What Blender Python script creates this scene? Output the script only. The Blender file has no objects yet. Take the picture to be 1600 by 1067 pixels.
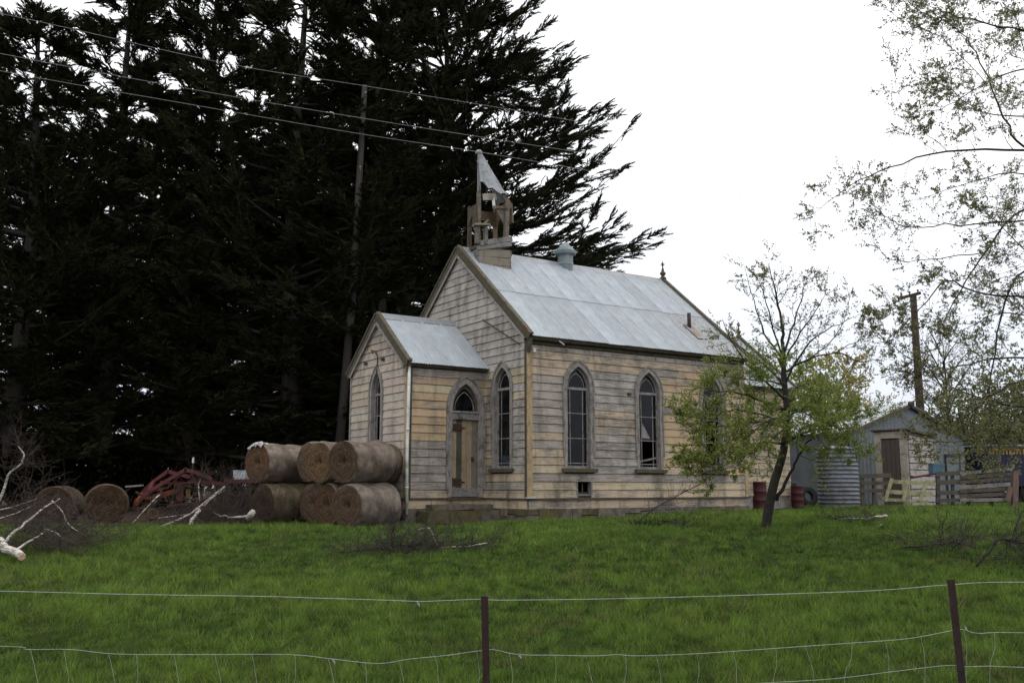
import bpy, math, random
import numpy as np
from mathutils import Vector, Matrix
from mathutils.geometry import tessellate_polygon
R = math.radians
scene = bpy.context.scene
COL = scene.collection

# ------------------------------------------------------------------ camera
EYE = 0.75
PITCH = 0.1515
F = 1491.7
cam = bpy.data.cameras.new('camera')
cam.lens = F / 1600 * 36
cam.sensor_width = 36
cam.clip_start = 0.1
cam.clip_end = 3000
camo = bpy.data.objects.new('camera', cam)
COL.objects.link(camo)
camo.location = (0, 0, EYE)
camo.rotation_euler = (math.pi / 2 + PITCH, 0, 0)
scene.camera = camo

# ------------------------------------------------------------------ sky and sun (bright overcast)
SUN_EL, SUN_AZ = R(48), R(62)          # azimuth measured from +Y towards +X
world = bpy.data.worlds.new('World')
scene.world = world
world.use_nodes = True
wn = world.node_tree.nodes
wl = world.node_tree.links
wn.clear()
out = wn.new('ShaderNodeOutputWorld')
bg = wn.new('ShaderNodeBackground')
bg.inputs['Strength'].default_value = 0.1
sky = wn.new('ShaderNodeTexSky')
sky.sky_type = 'NISHITA'
sky.sun_disc = False
sky.sun_elevation = SUN_EL
sky.sun_rotation = SUN_AZ
tc = wn.new('ShaderNodeTexCoord')
sep = wn.new('ShaderNodeSeparateXYZ')
wl.new(tc.outputs['Generated'], sep.inputs[0])
ramp = wn.new('ShaderNodeValToRGB')      # overcast cloud deck: pale blue grey low down, white above
ramp.color_ramp.elements[0].position = 0.0
ramp.color_ramp.elements[0].color = (0.47, 0.50, 0.58, 1)
ramp.color_ramp.elements[1].position = 1.0
ramp.color_ramp.elements[1].color = (1.0, 1.0, 1.0, 1)
e = ramp.color_ramp.elements.new(0.13)
e.color = (0.60, 0.63, 0.70, 1)
e = ramp.color_ramp.elements.new(0.30)
e.color = (0.86, 0.87, 0.89, 1)
wl.new(sep.outputs['Z'], ramp.inputs[0])
cn = wn.new('ShaderNodeTexNoise')
cn.inputs['Scale'].default_value = 2.2
cn.inputs['Detail'].default_value = 5
wl.new(tc.outputs['Generated'], cn.inputs['Vector'])
cr = wn.new('ShaderNodeMapRange')
cr.inputs['To Min'].default_value = 14.5
cr.inputs['To Max'].default_value = 18.5
wl.new(cn.outputs['Fac'], cr.inputs['Value'])
cm = wn.new('ShaderNodeVectorMath')
cm.operation = 'SCALE'
wl.new(ramp.outputs[0], cm.inputs[0])
wl.new(cr.outputs[0], cm.inputs['Scale'])
mx = wn.new('ShaderNodeMix')
mx.data_type = 'RGBA'
mx.inputs['Factor'].default_value = 0.93
wl.new(sky.outputs[0], mx.inputs['A'])
wl.new(cm.outputs[0], mx.inputs['B'])
wl.new(mx.outputs['Result'], bg.inputs['Color'])
wl.new(bg.outputs[0], out.inputs[0])

sl = bpy.data.lights.new('sun', 'SUN')
sl.energy = 0.8
sl.angle = R(25)
sl.color = (1.0, 0.97, 0.92)
so = bpy.data.objects.new('sun', sl)
COL.objects.link(so)
sd = Vector((math.sin(SUN_AZ) * math.cos(SUN_EL), math.cos(SUN_AZ) * math.cos(SUN_EL), math.sin(SUN_EL)))
so.rotation_euler = (-sd).to_track_quat('-Z', 'Y').to_euler()
so.location = (30, -10, 40)

vs = scene.view_settings
vs.view_transform = 'Standard'
vs.look = 'None'
vs.exposure = 0.0
vs.gamma = 1.0
scene.cycles.use_denoising = True
scene.cycles.max_bounces = 5
scene.cycles.transparent_max_bounces = 8

# ------------------------------------------------------------------ helpers
CP, SP = math.cos(PITCH), math.sin(PITCH)


def at(px, py, depth):
    """a point of the place seen at photo pixel (px,py) whose ground distance Y is depth"""
    dx = (px - 800) / F
    dy = -(py - 533.5) / F
    v = (dx, CP - dy * SP, SP + dy * CP)
    t = depth / v[1]
    return Vector((v[0] * t, depth, EYE + v[2] * t))


_gy = np.array([-50, 0, 4, 6.5, 10, 14, 17, 20, 24, 27, 40, 600.])
_gz = np.array([-1.0, -1.0, -1.2, -1.3, -0.98, -0.55, -0.27, -0.1, -0.03, 0.0, 0.0, 0.0])


def ground(x, y):
    x = np.asarray(x, float)
    y = np.asarray(y, float)
    g = (np.interp(y - 1, _gy, _gz) + np.interp(y, _gy, _gz) + np.interp(y + 1, _gy, _gz)) / 3
    g = g + 0.22 * np.tanh(x / 6.5)
    g = g - 0.13 * np.clip((x + 4.2) / 2.5, 0, 1) * np.clip((y - 17) / 6, 0, 1)
    g = g + 0.03 * np.sin(x * 0.9 + y * 0.35) + 0.02 * np.sin(x * 0.37 - y * 0.8 + 1) + 0.012 * np.sin(x * 2.3 + 2 * np.sin(y * 1.1))
    return g


def GZ(x, y):
    return float(ground(x, y))


def setp(o, label=None, cat=None, group=None, kind=None):
    if label:
        o['label'] = label
    if cat:
        o['category'] = cat
    if group:
        o['group'] = group
    if kind:
        o['kind'] = kind
    return o


def empty(name, loc=(0, 0, 0), rz=0.0, parent=None):
    o = bpy.data.objects.new(name, None)
    COL.objects.link(o)
    o.location = loc
    o.rotation_euler = (0, 0, rz)
    o.empty_display_size = 0.2
    if parent:
        o.parent = parent
    return o


def link(name, me, parent=None):
    o = bpy.data.objects.new(name, me)
    COL.objects.link(o)
    if parent:
        o.parent = parent
    return o


def perp(d):
    a = Vector((0, 0, 1)) if abs(d.z) < 0.9 else Vector((1, 0, 0))
    u = d.cross(a).normalized()
    return u, d.cross(u).normalized()


class MB:
    def __init__(s):
        s.v = []
        s.f = []
        s.m = []

    def add(s, vs, fs, mi=0):
        b = len(s.v)
        s.v.extend([tuple(p) for p in vs])
        for f in fs:
            s.f.append([i + b for i in f])
            s.m.append(mi)
        return s

    def box(s, c, h, M3=None, mi=0, jit=0.0, rng=random):
        vs = []
        for z in (-1, 1):
            for y in (-1, 1):
                for x in (-1, 1):
                    p = Vector((x * h[0], y * h[1], z * h[2]))
                    if jit:
                        p += Vector((rng.uniform(-jit, jit), rng.uniform(-jit, jit), rng.uniform(-jit, jit)))
                    if M3 is not None:
                        p = M3 @ p
                    vs.append(p + Vector(c))
        return s.add(vs, [(0, 2, 3, 1), (4, 5, 7, 6), (0, 1, 5, 4), (2, 6, 7, 3), (0, 4, 6, 2), (1, 3, 7, 5)], mi)

    def beam(s, a, b, w, h, up=(0, 0, 1), mi=0):
        a, b = Vector(a), Vector(b)
        d = (b - a)
        L = d.length
        d.normalize()
        side = d.cross(Vector(up))
        if side.length < 1e-4:
            side = d.cross(Vector((1, 0, 0)))
        side.normalize()
        u = side.cross(d).normalized()
        M3 = Matrix((d, side, u)).transposed()
        return s.box((a + b) / 2, (L / 2, w / 2, h / 2), M3, mi)

    def tube(s, pts, rad, sides=6, caps=True, mi=0):
        pts = [Vector(p) for p in pts]
        n = len(pts)
        if not hasattr(rad, '__len__'):
            rad = [rad] * n
        b = len(s.v)
        u = None
        for i, p in enumerate(pts):
            d = (pts[min(i + 1, n - 1)] - pts[max(i - 1, 0)])
            if d.length < 1e-7:
                d = Vector((0, 0, 1))
            d.normalize()
            if u is None:
                u, w = perp(d)
            else:
                u = (u - d * u.dot(d))
                if u.length < 1e-5:
                    u, w = perp(d)
                u.normalize()
                w = d.cross(u)
            for k in range(sides):
                a = 2 * math.pi * k / sides
                s.v.append(tuple(p + (u * math.cos(a) + w * math.sin(a)) * rad[i]))
        for i in range(n - 1):
            for k in range(sides):
                k2 = (k + 1) % sides
                s.f.append([b + i * sides + k, b + i * sides + k2, b + (i + 1) * sides + k2, b + (i + 1) * sides + k])
                s.m.append(mi)
        if caps:
            s.f.append([b + k for k in range(sides)][::-1])
            s.f.append([b + (n - 1) * sides + k for k in range(sides)])
            s.m += [mi, mi]
        return s

    def lathe(s, prof, sides=24, M4=None, mi=0):
        """prof: list of (r,z), turned about Z"""
        b = len(s.v)
        for (r, z) in prof:
            for k in range(sides):
                a = 2 * math.pi * k / sides
                p = Vector((r * math.cos(a), r * math.sin(a), z))
                if M4 is not None:
                    p = M4 @ p
                s.v.append(tuple(p))
        for i in range(len(prof) - 1):
            for k in range(sides):
                k2 = (k + 1) % sides
                s.f.append([b + i * sides + k, b + i * sides + k2, b + (i + 1) * sides + k2, b + (i + 1) * sides + k])
                s.m.append(mi)
        return s

    def mesh(s, name, mats, smooth=False):
        me = bpy.data.meshes.new(name)
        me.from_pydata(s.v, [], s.f)
        if not isinstance(mats, (list, tuple)):
            mats = [mats]
        for m in mats:
            me.materials.append(m)
        if len(mats) > 1:
            me.polygons.foreach_set('material_index', s.m)
        if smooth:
            me.polygons.foreach_set('use_smooth', [True] * len(me.polygons))
        me.update()
        return me

    def build(s, name, mats, parent=None, smooth=False):
        return link(name, s.mesh(name, mats, smooth), parent)


def tri_mesh(name, verts, tris, mat, cols=None):
    """numpy triangles to mesh"""
    verts = np.asarray(verts, np.float32)
    tris = np.asarray(tris, np.int32)
    me = bpy.data.meshes.new(name)
    me.vertices.add(len(verts))
    me.vertices.foreach_set('co', verts.ravel())
    k = tris.shape[1]
    me.loops.add(tris.size)
    me.loops.foreach_set('vertex_index', tris.ravel())
    me.polygons.add(len(tris))
    me.polygons.foreach_set('loop_start', np.arange(0, tris.size, k, dtype=np.int32))
    me.polygons.foreach_set('loop_total', np.full(len(tris), k, np.int32))
    if cols is not None:
        ca = me.color_attributes.new('Col', 'FLOAT_COLOR', 'POINT')
        c4 = np.ones((len(verts), 4), np.float32)
        c4[:, :3] = cols
        ca.data.foreach_set('color', c4.ravel())
    me.materials.append(mat)
    me.update(calc_edges=True)
    return me


# ------------------------------------------------------------------ materials
def nodes_of(name):
    m = bpy.data.materials.new(name)
    m.use_nodes = True
    nt = m.node_tree
    return m, nt.nodes, nt.links, nt.nodes['Principled BSDF']


def noise(n, l, vec, scale, detail=4, rough=0.6):
    t = n.new('ShaderNodeTexNoise')
    t.inputs['Scale'].default_value = scale
    t.inputs['Detail'].default_value = detail
    t.inputs['Roughness'].default_value = rough
    l.new(vec, t.inputs['Vector'])
    return t.outputs['Fac']


def cramp(n, l, fac, stops):
    r = n.new('ShaderNodeValToRGB')
    els = r.color_ramp.elements
    while len(els) > 1:
        els.remove(els[-1])
    for i, (p, c) in enumerate(stops):
        el = els[0] if i == 0 else els.new(p)
        el.position = p
        el.color = (*c, 1) if len(c) == 3 else c
    l.new(fac, r.inputs[0])
    return r.outputs[0]


def mixc(n, l, fac, a, b, mode='MIX'):
    m = n.new('ShaderNodeMix')
    m.data_type = 'RGBA'
    m.blend_type = mode
    for val, key in ((fac, 'Factor'), (a, 'A'), (b, 'B')):
        if isinstance(val, (int, float)):
            m.inputs[key].default_value = val
        elif isinstance(val, tuple):
            m.inputs[key].default_value = (*val, 1)
        else:
            l.new(val, m.inputs[key])
    return m.outputs['Result']


def mathn(n, l, op, a, b=None, clamp=False):
    m = n.new('ShaderNodeMath')
    m.operation = op
    m.use_clamp = clamp
    for i, val in enumerate((a, b)):
        if val is None:
            continue
        if isinstance(val, (int, float)):
            m.inputs[i].default_value = val
        else:
            l.new(val, m.inputs[i])
    return m.outputs[0]


def coords(n, l, scale=(1, 1, 1), kind='Object'):
    t = n.new('ShaderNodeTexCoord')
    mp = n.new('ShaderNodeMapping')
    mp.inputs['Scale'].default_value = scale
    l.new(t.outputs[kind], mp.inputs['Vector'])
    return mp.outputs[0]


def bump(n, l, bsdf, h, strength=0.4, dist=0.01):
    b = n.new('ShaderNodeBump')
    b.inputs['Strength'].default_value = strength
    b.inputs['Distance'].default_value = dist
    l.new(h, b.inputs['Height'])
    l.new(b.outputs[0], bsdf.inputs['Normal'])


def simple(name, c1, c2, scale=6.0, stretch=(1, 1, 1), rough=0.85, dirt=None, dirt_scale=2.0, bmp=0.3, metal=0.0, spec=0.3, tint=False, dist=0.01, thr=(0.5, 0.68)):
    m, n, l, b = nodes_of(name)
    v = coords(n, l, stretch)
    f = noise(n, l, v, scale, 6, 0.65)
    c = cramp(n, l, f, [(0.3, c1), (0.7, c2)])
    if dirt is not None:
        v2 = coords(n, l, (1, 1, 1))
        f2 = noise(n, l, v2, dirt_scale, 5, 0.7)
        mk = cramp(n, l, f2, [(thr[0], (0, 0, 0)), (thr[1], (1, 1, 1))])
        c = mixc(n, l, mk, c, dirt)
    if tint:
        oi = n.new('ShaderNodeObjectInfo')
        c = mixc(n, l, 1.0, c, oi.outputs['Color'], 'MULTIPLY')
    l.new(c, b.inputs['Base Color'])
    b.inputs['Roughness'].default_value = rough
    b.inputs['Metallic'].default_value = metal
    b.inputs['Specular IOR Level'].default_value = spec
    if bmp:
        bump(n, l, b, f, bmp, dist)
    return m


def weatherboard_mat():
    m, n, l, b = nodes_of('weathered_painted_boards')
    t = n.new('ShaderNodeTexCoord')
    sp = n.new('ShaderNodeSeparateXYZ')
    l.new(t.outputs['Object'], sp.inputs[0])
    s = mathn(n, l, 'ADD', sp.outputs['X'], sp.outputs['Y'])
    oi = n.new('ShaderNodeObjectInfo')
    off = mathn(n, l, 'MULTIPLY', oi.outputs['Random'], 40.0)

    def vec(ks, kz, o=None):
        c = n.new('ShaderNodeCombineXYZ')
        l.new(mathn(n, l, 'MULTIPLY', s, ks), c.inputs[0])
        l.new(mathn(n, l, 'MULTIPLY', sp.outputs['Z'], kz), c.inputs[2])
        if o is not None:
            l.new(o, c.inputs[1])
        return c.outputs[0]
    grain = noise(n, l, vec(2.2, 46, off), 1.0, 6, 0.7)
    patch = noise(n, l, vec(1.2, 2.6), 1.0, 6, 0.68)
    grey = cramp(n, l, grain, [(0.25, (0.095, 0.083, 0.073)), (0.5, (0.235, 0.208, 0.185)), (0.75, (0.39, 0.352, 0.318))])
    pv = mathn(n, l, 'MULTIPLY', grain, 0.5)
    pv = mathn(n, l, 'ADD', pv, 0.82)
    comb = n.new('ShaderNodeVectorMath')
    comb.operation = 'SCALE'
    l.new(oi.outputs['Color'], comb.inputs[0])
    l.new(pv, comb.inputs['Scale'])
    pm = mathn(n, l, 'ADD', mathn(n, l, 'MULTIPLY', mathn(n, l, 'SUBTRACT', patch, 0.5), 2.6), oi.outputs['Alpha'])
    pm = mathn(n, l, 'ADD', pm, mathn(n, l, 'MULTIPLY', mathn(n, l, 'SUBTRACT', grain, 0.5), 1.6))
    pm = cramp(n, l, pm, [(0.15, (0, 0, 0)), (0.72, (1, 1, 1))])
    c = mixc(n, l, pm, grey, comb.outputs[0])
    stain = noise(n, l, vec(1.9, 0.55), 1.0, 6, 0.72)
    sm = cramp(n, l, stain, [(0.48, (0, 0, 0)), (0.68, (0.75, 0.75, 0.75))])
    c = mixc(n, l, sm, c, (0.075, 0.066, 0.055))
    blot = noise(n, l, vec(5, 9), 1.0, 4, 0.7)
    bm = cramp(n, l, blot, [(0.62, (0, 0, 0)), (0.76, (0.55, 0.55, 0.55))])
    c = mixc(n, l, bm, c, (0.06, 0.06, 0.045))
    l.new(c, b.inputs['Base Color'])
    b.inputs['Roughness'].default_value = 0.9
    b.inputs['Specular IOR Level'].default_value = 0.2
    bump(n, l, b, grain, 0.35, 0.006)
    return m


def roof_mat():
    m, n, l, b = nodes_of('weathered_zinc')
    v = coords(n, l)
    f1 = noise(n, l, v, 1.4, 6, 0.7)
    f2 = noise(n, l, coords(n, l, (9, 1.0, 1.0)), 1.5, 5, 0.7)
    c = cramp(n, l, f1, [(0.3, (0.275, 0.31, 0.34)), (0.7, (0.43, 0.465, 0.495))])
    oi = n.new('ShaderNodeObjectInfo')
    c = mixc(n, l, 1.0, c, oi.outputs['Color'], 'MULTIPLY')
    st = cramp(n, l, f2, [(0.50, (0, 0, 0)), (0.74, (0.7, 0.7, 0.7))])
    c = mixc(n, l, st, c, (0.21, 0.205, 0.205))
    f3 = noise(n, l, v, 7.0, 5, 0.75)
    rs = mathn(n, l, 'MULTIPLY', cramp(n, l, f3, [(0.45, (0, 0, 0)), (0.62, (1, 1, 1))]), mathn(n, l, 'SUBTRACT', 1.0, oi.outputs['Alpha']), True)
    c = mixc(n, l, rs, c, (0.24, 0.15, 0.10))
    l.new(c, b.inputs['Base Color'])
    b.inputs['Roughness'].default_value = 0.55
    b.inputs['Specular IOR Level'].default_value = 0.45
    bump(n, l, b, f3, 0.12, 0.01)
    return m


def bale_mats():
    # net-wrapped side
    m, n, l, b = nodes_of('net_wrapped_hay')
    t = n.new('ShaderNodeTexCoord')
    oi = n.new('ShaderNodeObjectInfo')
    f = noise(n, l, t.outputs['Object'], 2.3, 6, 0.7)
    fs = noise(n, l, coords(n, l, (1.2, 16, 16)), 4.0, 4, 0.7)
    c = cramp(n, l, f, [(0.34, (0.065, 0.052, 0.041)), (0.5, (0.165, 0.138, 0.115)), (0.68, (0.30, 0.265, 0.235))])
    fr = noise(n, l, coords(n, l, (30, 3, 3)), 1.6, 4, 0.7)
    c = mixc(n, l, cramp(n, l, fr, [(0.45, (0, 0, 0)), (0.75, (0.5, 0.5, 0.5))]), c, (0.09, 0.07, 0.055))
    fm = noise(n, l, t.outputs['Object'], 1.7, 4, 0.6)
    c = mixc(n, l, cramp(n, l, fm, [(0.58, (0, 0, 0)), (0.72, (0.5, 0.5, 0.5))]), c, (0.13, 0.125, 0.05))
    c = mixc(n, l, 1.0, c, oi.outputs['Color'], 'MULTIPLY')
    l.new(c, b.inputs['Base Color'])
    b.inputs['Roughness'].default_value = 0.85
    b.inputs['Specular IOR Level'].default_value = 0.25
    bump(n, l, b, fs, 0.5, 0.02)
    # spiral straw end
    m2, n, l, b = nodes_of('rolled_hay_end')
    t = n.new('ShaderNodeTexCoord')
    sp = n.new('ShaderNodeSeparateXYZ')
    l.new(t.outputs['Object'], sp.inputs[0])
    y2 = mathn(n, l, 'POWER', sp.outputs['Y'], 2.0)
    z2 = mathn(n, l, 'POWER', sp.outputs['Z'], 2.0)
    r = mathn(n, l, 'SQRT', mathn(n, l, 'ADD', y2, z2))
    ang = mathn(n, l, 'ARCTAN2', sp.outputs['Z'], sp.outputs['Y'])
    cb = n.new('ShaderNodeCombineXYZ')
    l.new(mathn(n, l, 'MULTIPLY', r, 22.0), cb.inputs[0])
    l.new(mathn(n, l, 'MULTIPLY', ang, 1.3), cb.inputs[1])
    ring = noise(n, l, cb.outputs[0], 1.0, 5, 0.65)
    fine = noise(n, l, t.outputs['Object'], 24.0, 5, 0.75)
    rr = mathn(n, l, 'ADD', mathn(n, l, 'MULTIPLY', ring, 0.55), mathn(n, l, 'MULTIPLY', fine, 0.45))
    c = cramp(n, l, rr, [(0.32, (0.028, 0.018, 0.012)), (0.5, (0.115, 0.078, 0.052)), (0.68, (0.235, 0.175, 0.125))])
    oi = n.new('ShaderNodeObjectInfo')
    c = mixc(n, l, 1.0, c, oi.outputs['Color'], 'MULTIPLY')
    l.new(c, b.inputs['Base Color'])
    b.inputs['Roughness'].default_value = 0.95
    b.inputs['Specular IOR Level'].default_value = 0.1
    bump(n, l, b, rr, 0.9, 0.05)
    return m, m2


def leaf_mat(name, c1, c2, rough=0.6, trans=0.25, spec=0.3):
    m, n, l, b = nodes_of(name)
    g = n.new('ShaderNodeNewGeometry')
    f = n.new('ShaderNodeTexWhiteNoise')
    f.noise_dimensions = '1D'
    l.new(g.outputs['Random Per Island'], f.inputs['W'])
    c = cramp(n, l, f.outputs['Value'], [(0.0, c1), (1.0, c2)])
    l.new(c, b.inputs['Base Color'])
    b.inputs['Roughness'].default_value = rough
    b.inputs['Specular IOR Level'].default_value = spec
    if trans:
        tr = n.new('ShaderNodeBsdfTranslucent')
        l.new(c, tr.inputs['Color'])
        ms = n.new('ShaderNodeMixShader')
        ms.inputs[0].default_value = trans
        l.new(b.outputs[0], ms.inputs[1])
        l.new(tr.outputs[0], ms.inputs[2])
        l.new(ms.outputs[0], n['Material Output'].inputs['Surface'])
    return m


def glass_mat(name='old_window_glass', tint=(0.5, 0.55, 0.6)):
    m, n, l, b = nodes_of(name)
    n.remove(b)
    lw = n.new('ShaderNodeLayerWeight')
    frf = mathn(n, l, 'ADD', mathn(n, l, 'MULTIPLY', mathn(n, l, 'POWER', lw.outputs['Facing'], 4.0), 0.8), 0.018)
    gl = n.new('ShaderNodeBsdfGlossy')
    gl.inputs['Roughness'].default_value = 0.06
    tr = n.new('ShaderNodeBsdfTransparent')
    tr.inputs['Color'].default_value = (*tint, 1)
    df = n.new('ShaderNodeBsdfDiffuse')
    df.inputs['Color'].default_value = (0.16, 0.17, 0.18, 1)
    v = coords(n, l)
    f = noise(n, l, v, 5.0, 4, 0.7)
    bp = n.new('ShaderNodeBump')
    bp.inputs['Strength'].default_value = 0.15
    bp.inputs['Distance'].default_value = 0.02
    l.new(f, bp.inputs['Height'])
    l.new(bp.outputs[0], gl.inputs['Normal'])
    ms0 = n.new('ShaderNodeMixShader')
    l.new(cramp(n, l, f, [(0.4, (0.01, 0.01, 0.01)), (0.75, (0.08, 0.08, 0.08))]), ms0.inputs[0])
    l.new(tr.outputs[0], ms0.inputs[1])
    l.new(df.outputs[0], ms0.inputs[2])
    ms = n.new('ShaderNodeMixShader')
    l.new(frf, ms.inputs[0])
    l.new(ms0.outputs[0], ms.inputs[1])
    l.new(gl.outputs[0], ms.inputs[2])
    l.new(ms.outputs[0], n['Material Output'].inputs['Surface'])
    return m


def ground_mat():
    m, n, l, b = nodes_of('paddock_soil')
    v = coords(n, l)
    f = noise(n, l, v, 1.2, 8, 0.75)
    g = cramp(n, l, f, [(0.3, (0.016, 0.024, 0.006)), (0.55, (0.03, 0.042, 0.01)), (0.75, (0.05, 0.058, 0.018))])
    lit = noise(n, l, v, 9.0, 6, 0.8)
    d = cramp(n, l, lit, [(0.3, (0.02, 0.014, 0.009)), (0.7, (0.085, 0.06, 0.038))])
    t = n.new('ShaderNodeTexCoord')
    sp = n.new('ShaderNodeSeparateXYZ')
    l.new(t.outputs['Object'], sp.inputs[0])
    wob = mathn(n, l, 'MULTIPLY', noise(n, l, v, 0.5, 4), 3.0)
    # bare litter below the shelter belt: beyond Y 25.5 and left of X -4.5
    a = mathn(n, l, 'ADD', mathn(n, l, 'SUBTRACT', sp.outputs['Y'], 26.6), wob)
    a = mathn(n, l, 'MULTIPLY', a, 0.8, True)
    c_ = mathn(n, l, 'MULTIPLY', mathn(n, l, 'SUBTRACT', -3.5, sp.outputs['X']), 0.6, True)
    c = mixc(n, l, mathn(n, l, 'MULTIPLY', a, c_, True), g, d)
    l.new(c, b.inputs['Base Color'])
    b.inputs['Roughness'].default_value = 1.0
    b.inputs['Specular IOR Level'].default_value = 0.05
    bump(n, l, b, f, 0.6, 0.06)
    return m


def grass_mat():
    m, n, l, b = nodes_of('grass_blades')
    a = n.new('ShaderNodeVertexColor')
    a.layer_name = 'Col'
    l.new(a.outputs['Color'], b.inputs['Base Color'])
    b.inputs['Roughness'].default_value = 0.6
    b.inputs['Specular IOR Level'].default_value = 0.2
    tr = n.new('ShaderNodeBsdfTranslucent')
    l.new(a.outputs['Color'], tr.inputs['Color'])
    ms = n.new('ShaderNodeMixShader')
    ms.inputs[0].default_value = 0.25
    l.new(b.outputs[0], ms.inputs[1])
    l.new(tr.outputs[0], ms.inputs[2])
    l.new(ms.outputs[0], n['Material Output'].inputs['Surface'])
    return m


def birch_mat():
    m, n, l, b = nodes_of('birch_bark')
    v = coords(n, l)
    f = noise(n, l, v, 9.0, 5, 0.7)
    f2 = noise(n, l, coords(n, l, (3, 3, 22)), 2.0, 3, 0.6)
    c = cramp(n, l, f, [(0.3, (0.30, 0.26, 0.22)), (0.6, (0.62, 0.57, 0.51))])
    c = mixc(n, l, cramp(n, l, f2, [(0.52, (0, 0, 0)), (0.60, (1, 1, 1))]), c, (0.07, 0.05, 0.04))
    l.new(c, b.inputs['Base Color'])
    b.inputs['Roughness'].default_value = 0.8
    return m


M_BOARD = weatherboard_mat()
M_ROOF = roof_mat()
M_WRAP, M_HAY = bale_mats()
M_GLASS = glass_mat()
M_TRIM = simple('weathered_grey_trim', (0.13, 0.118, 0.108), (0.33, 0.30, 0.28), 5, (3, 3, 1.2), dirt=(0.08, 0.075, 0.06), dirt_scale=3)
M_SASH = simple('flaking_pale_sash', (0.13, 0.115, 0.11), (0.32, 0.295, 0.28), 8, dirt=(0.1, 0.08, 0.07), dirt_scale=5)
M_CASE = simple('window_casing_grey', (0.16, 0.145, 0.135), (0.36, 0.325, 0.30), 6, (4, 4, 1), dirt=(0.11, 0.1, 0.085), dirt_scale=4)
M_OCHRE = simple('ochre_painted_timber', (0.30, 0.215, 0.115), (0.46, 0.35, 0.205), 6, (4, 4, 0.8), dirt=(0.12, 0.1, 0.075), dirt_scale=2.5)
M_MOSSY = simple('mossy_timber', (0.045, 0.038, 0.027), (0.125, 0.105, 0.078), 7, dirt=(0.075, 0.070, 0.033), dirt_scale=3, thr=(0.42, 0.62))
M_RUSTYMOSS = simple('rusty_mossy_capping', (0.055, 0.05, 0.034), (0.14, 0.125, 0.09), 6, dirt=(0.12, 0.06, 0.03), dirt_scale=3.2, thr=(0.55, 0.66))
M_DARKWOOD = simple('dark_rotten_timber', (0.035, 0.028, 0.02), (0.11, 0.085, 0.06), 7, dirt=(0.07, 0.065, 0.03), dirt_scale=4)
M_BROWNWOOD = simple('brown_broken_timber', (0.075, 0.048, 0.03), (0.24, 0.165, 0.105), 6, (2, 2, 8), dirt=(0.06, 0.045, 0.03), dirt_scale=4)
M_GREYWOOD = simple('silver_grey_timber', (0.12, 0.112, 0.104), (0.30, 0.285, 0.27), 5, (2, 2, 12), dirt=(0.07, 0.068, 0.05), dirt_scale=3)
M_STONE = simple('foundation_stone', (0.06, 0.05, 0.043), (0.20, 0.172, 0.145), 5, dirt=(0.08, 0.075, 0.03), dirt_scale=2.2, bmp=0.7, dist=0.03)
M_MOSSSTONE = simple('mossy_stone', (0.045, 0.037, 0.02), (0.135, 0.105, 0.06), 5, dirt=(0.09, 0.09, 0.02), dirt_scale=3, bmp=0.7, dist=0.03)
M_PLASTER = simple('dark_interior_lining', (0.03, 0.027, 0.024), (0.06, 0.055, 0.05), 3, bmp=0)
M_WHITE = simple('white_painted_pipe', (0.55, 0.55, 0.54), (0.72, 0.72, 0.71), 5, dirt=(0.35, 0.33, 0.3), dirt_scale=4, rough=0.5)
M_IRON = simple('rusted_iron', (0.03, 0.018, 0.012), (0.085, 0.045, 0.028), 12, rough=0.8)
M_POST = simple('rusty_steel_post', (0.012, 0.006, 0.006), (0.040, 0.016, 0.014), 16, rough=0.75, dirt=(0.03, 0.022, 0.024), dirt_scale=14)
M_WIRE = simple('galvanised_wire', (0.30, 0.31, 0.31), (0.52, 0.53, 0.53), 20, rough=0.45, metal=0.3)
M_LINE = simple('aluminium_line', (0.22, 0.215, 0.215), (0.30, 0.295, 0.295), 3, rough=0.5, bmp=0)
M_VENT = simple('blue_grey_sheet_metal', (0.095, 0.135, 0.15), (0.16, 0.20, 0.215), 4, rough=0.5, dirt=(0.24, 0.26, 0.26), dirt_scale=3)
M_SPIRE = simple('grey_lead_sheet', (0.20, 0.21, 0.22), (0.40, 0.415, 0.43), 4, rough=0.6, dirt=(0.17, 0.165, 0.16), dirt_scale=5)
M_LICHEN = simple('lichened_cap', (0.13, 0.125, 0.08), (0.27, 0.26, 0.17), 7)
M_BELF = simple('weathered_belfry_timber', (0.075, 0.062, 0.05), (0.225, 0.19, 0.155), 6, (2, 2, 7), dirt=(0.05, 0.042, 0.032), dirt_scale=4)
M_FINIAL = simple('weathered_finial_timber', (0.05, 0.036, 0.025), (0.15, 0.11, 0.08), 9)
M_FLUE = simple('sooty_flue', (0.02, 0.018, 0.017), (0.05, 0.045, 0.04), 9, rough=0.7)
M_RUST = simple('rust_stained_flashing', (0.16, 0.115, 0.09), (0.30, 0.26, 0.23), 5, dirt=(0.34, 0.35, 0.36), dirt_scale=3)
M_BARK = simple('cypress_bark', (0.022, 0.018, 0.015), (0.06, 0.05, 0.042), 6, (3, 3, 0.6), bmp=0.8, dist=0.05)
M_POLEWOOD = simple('weathered_pole_timber', (0.028, 0.023, 0.020), (0.062, 0.054, 0.048), 5, (6, 6, 0.5))
M_POLEDARK = simple('dark_pole_timber', (0.022, 0.014, 0.013), (0.055, 0.036, 0.032), 5, (6, 6, 0.5))
M_APBARK = simple('apple_bark', (0.012, 0.010, 0.008), (0.042, 0.035, 0.030), 9, dirt=(0.035, 0.038, 0.018), dirt_scale=5, bmp=0.8, dist=0.02)
M_TWIG = simple('dark_twigs', (0.022, 0.017, 0.016), (0.055, 0.042, 0.040), 5, bmp=0)
M_BTWIG = simple('birch_twigs', (0.022, 0.015, 0.013), (0.075, 0.054, 0.047), 5, bmp=0)
M_BIRCH = birch_mat()
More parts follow.
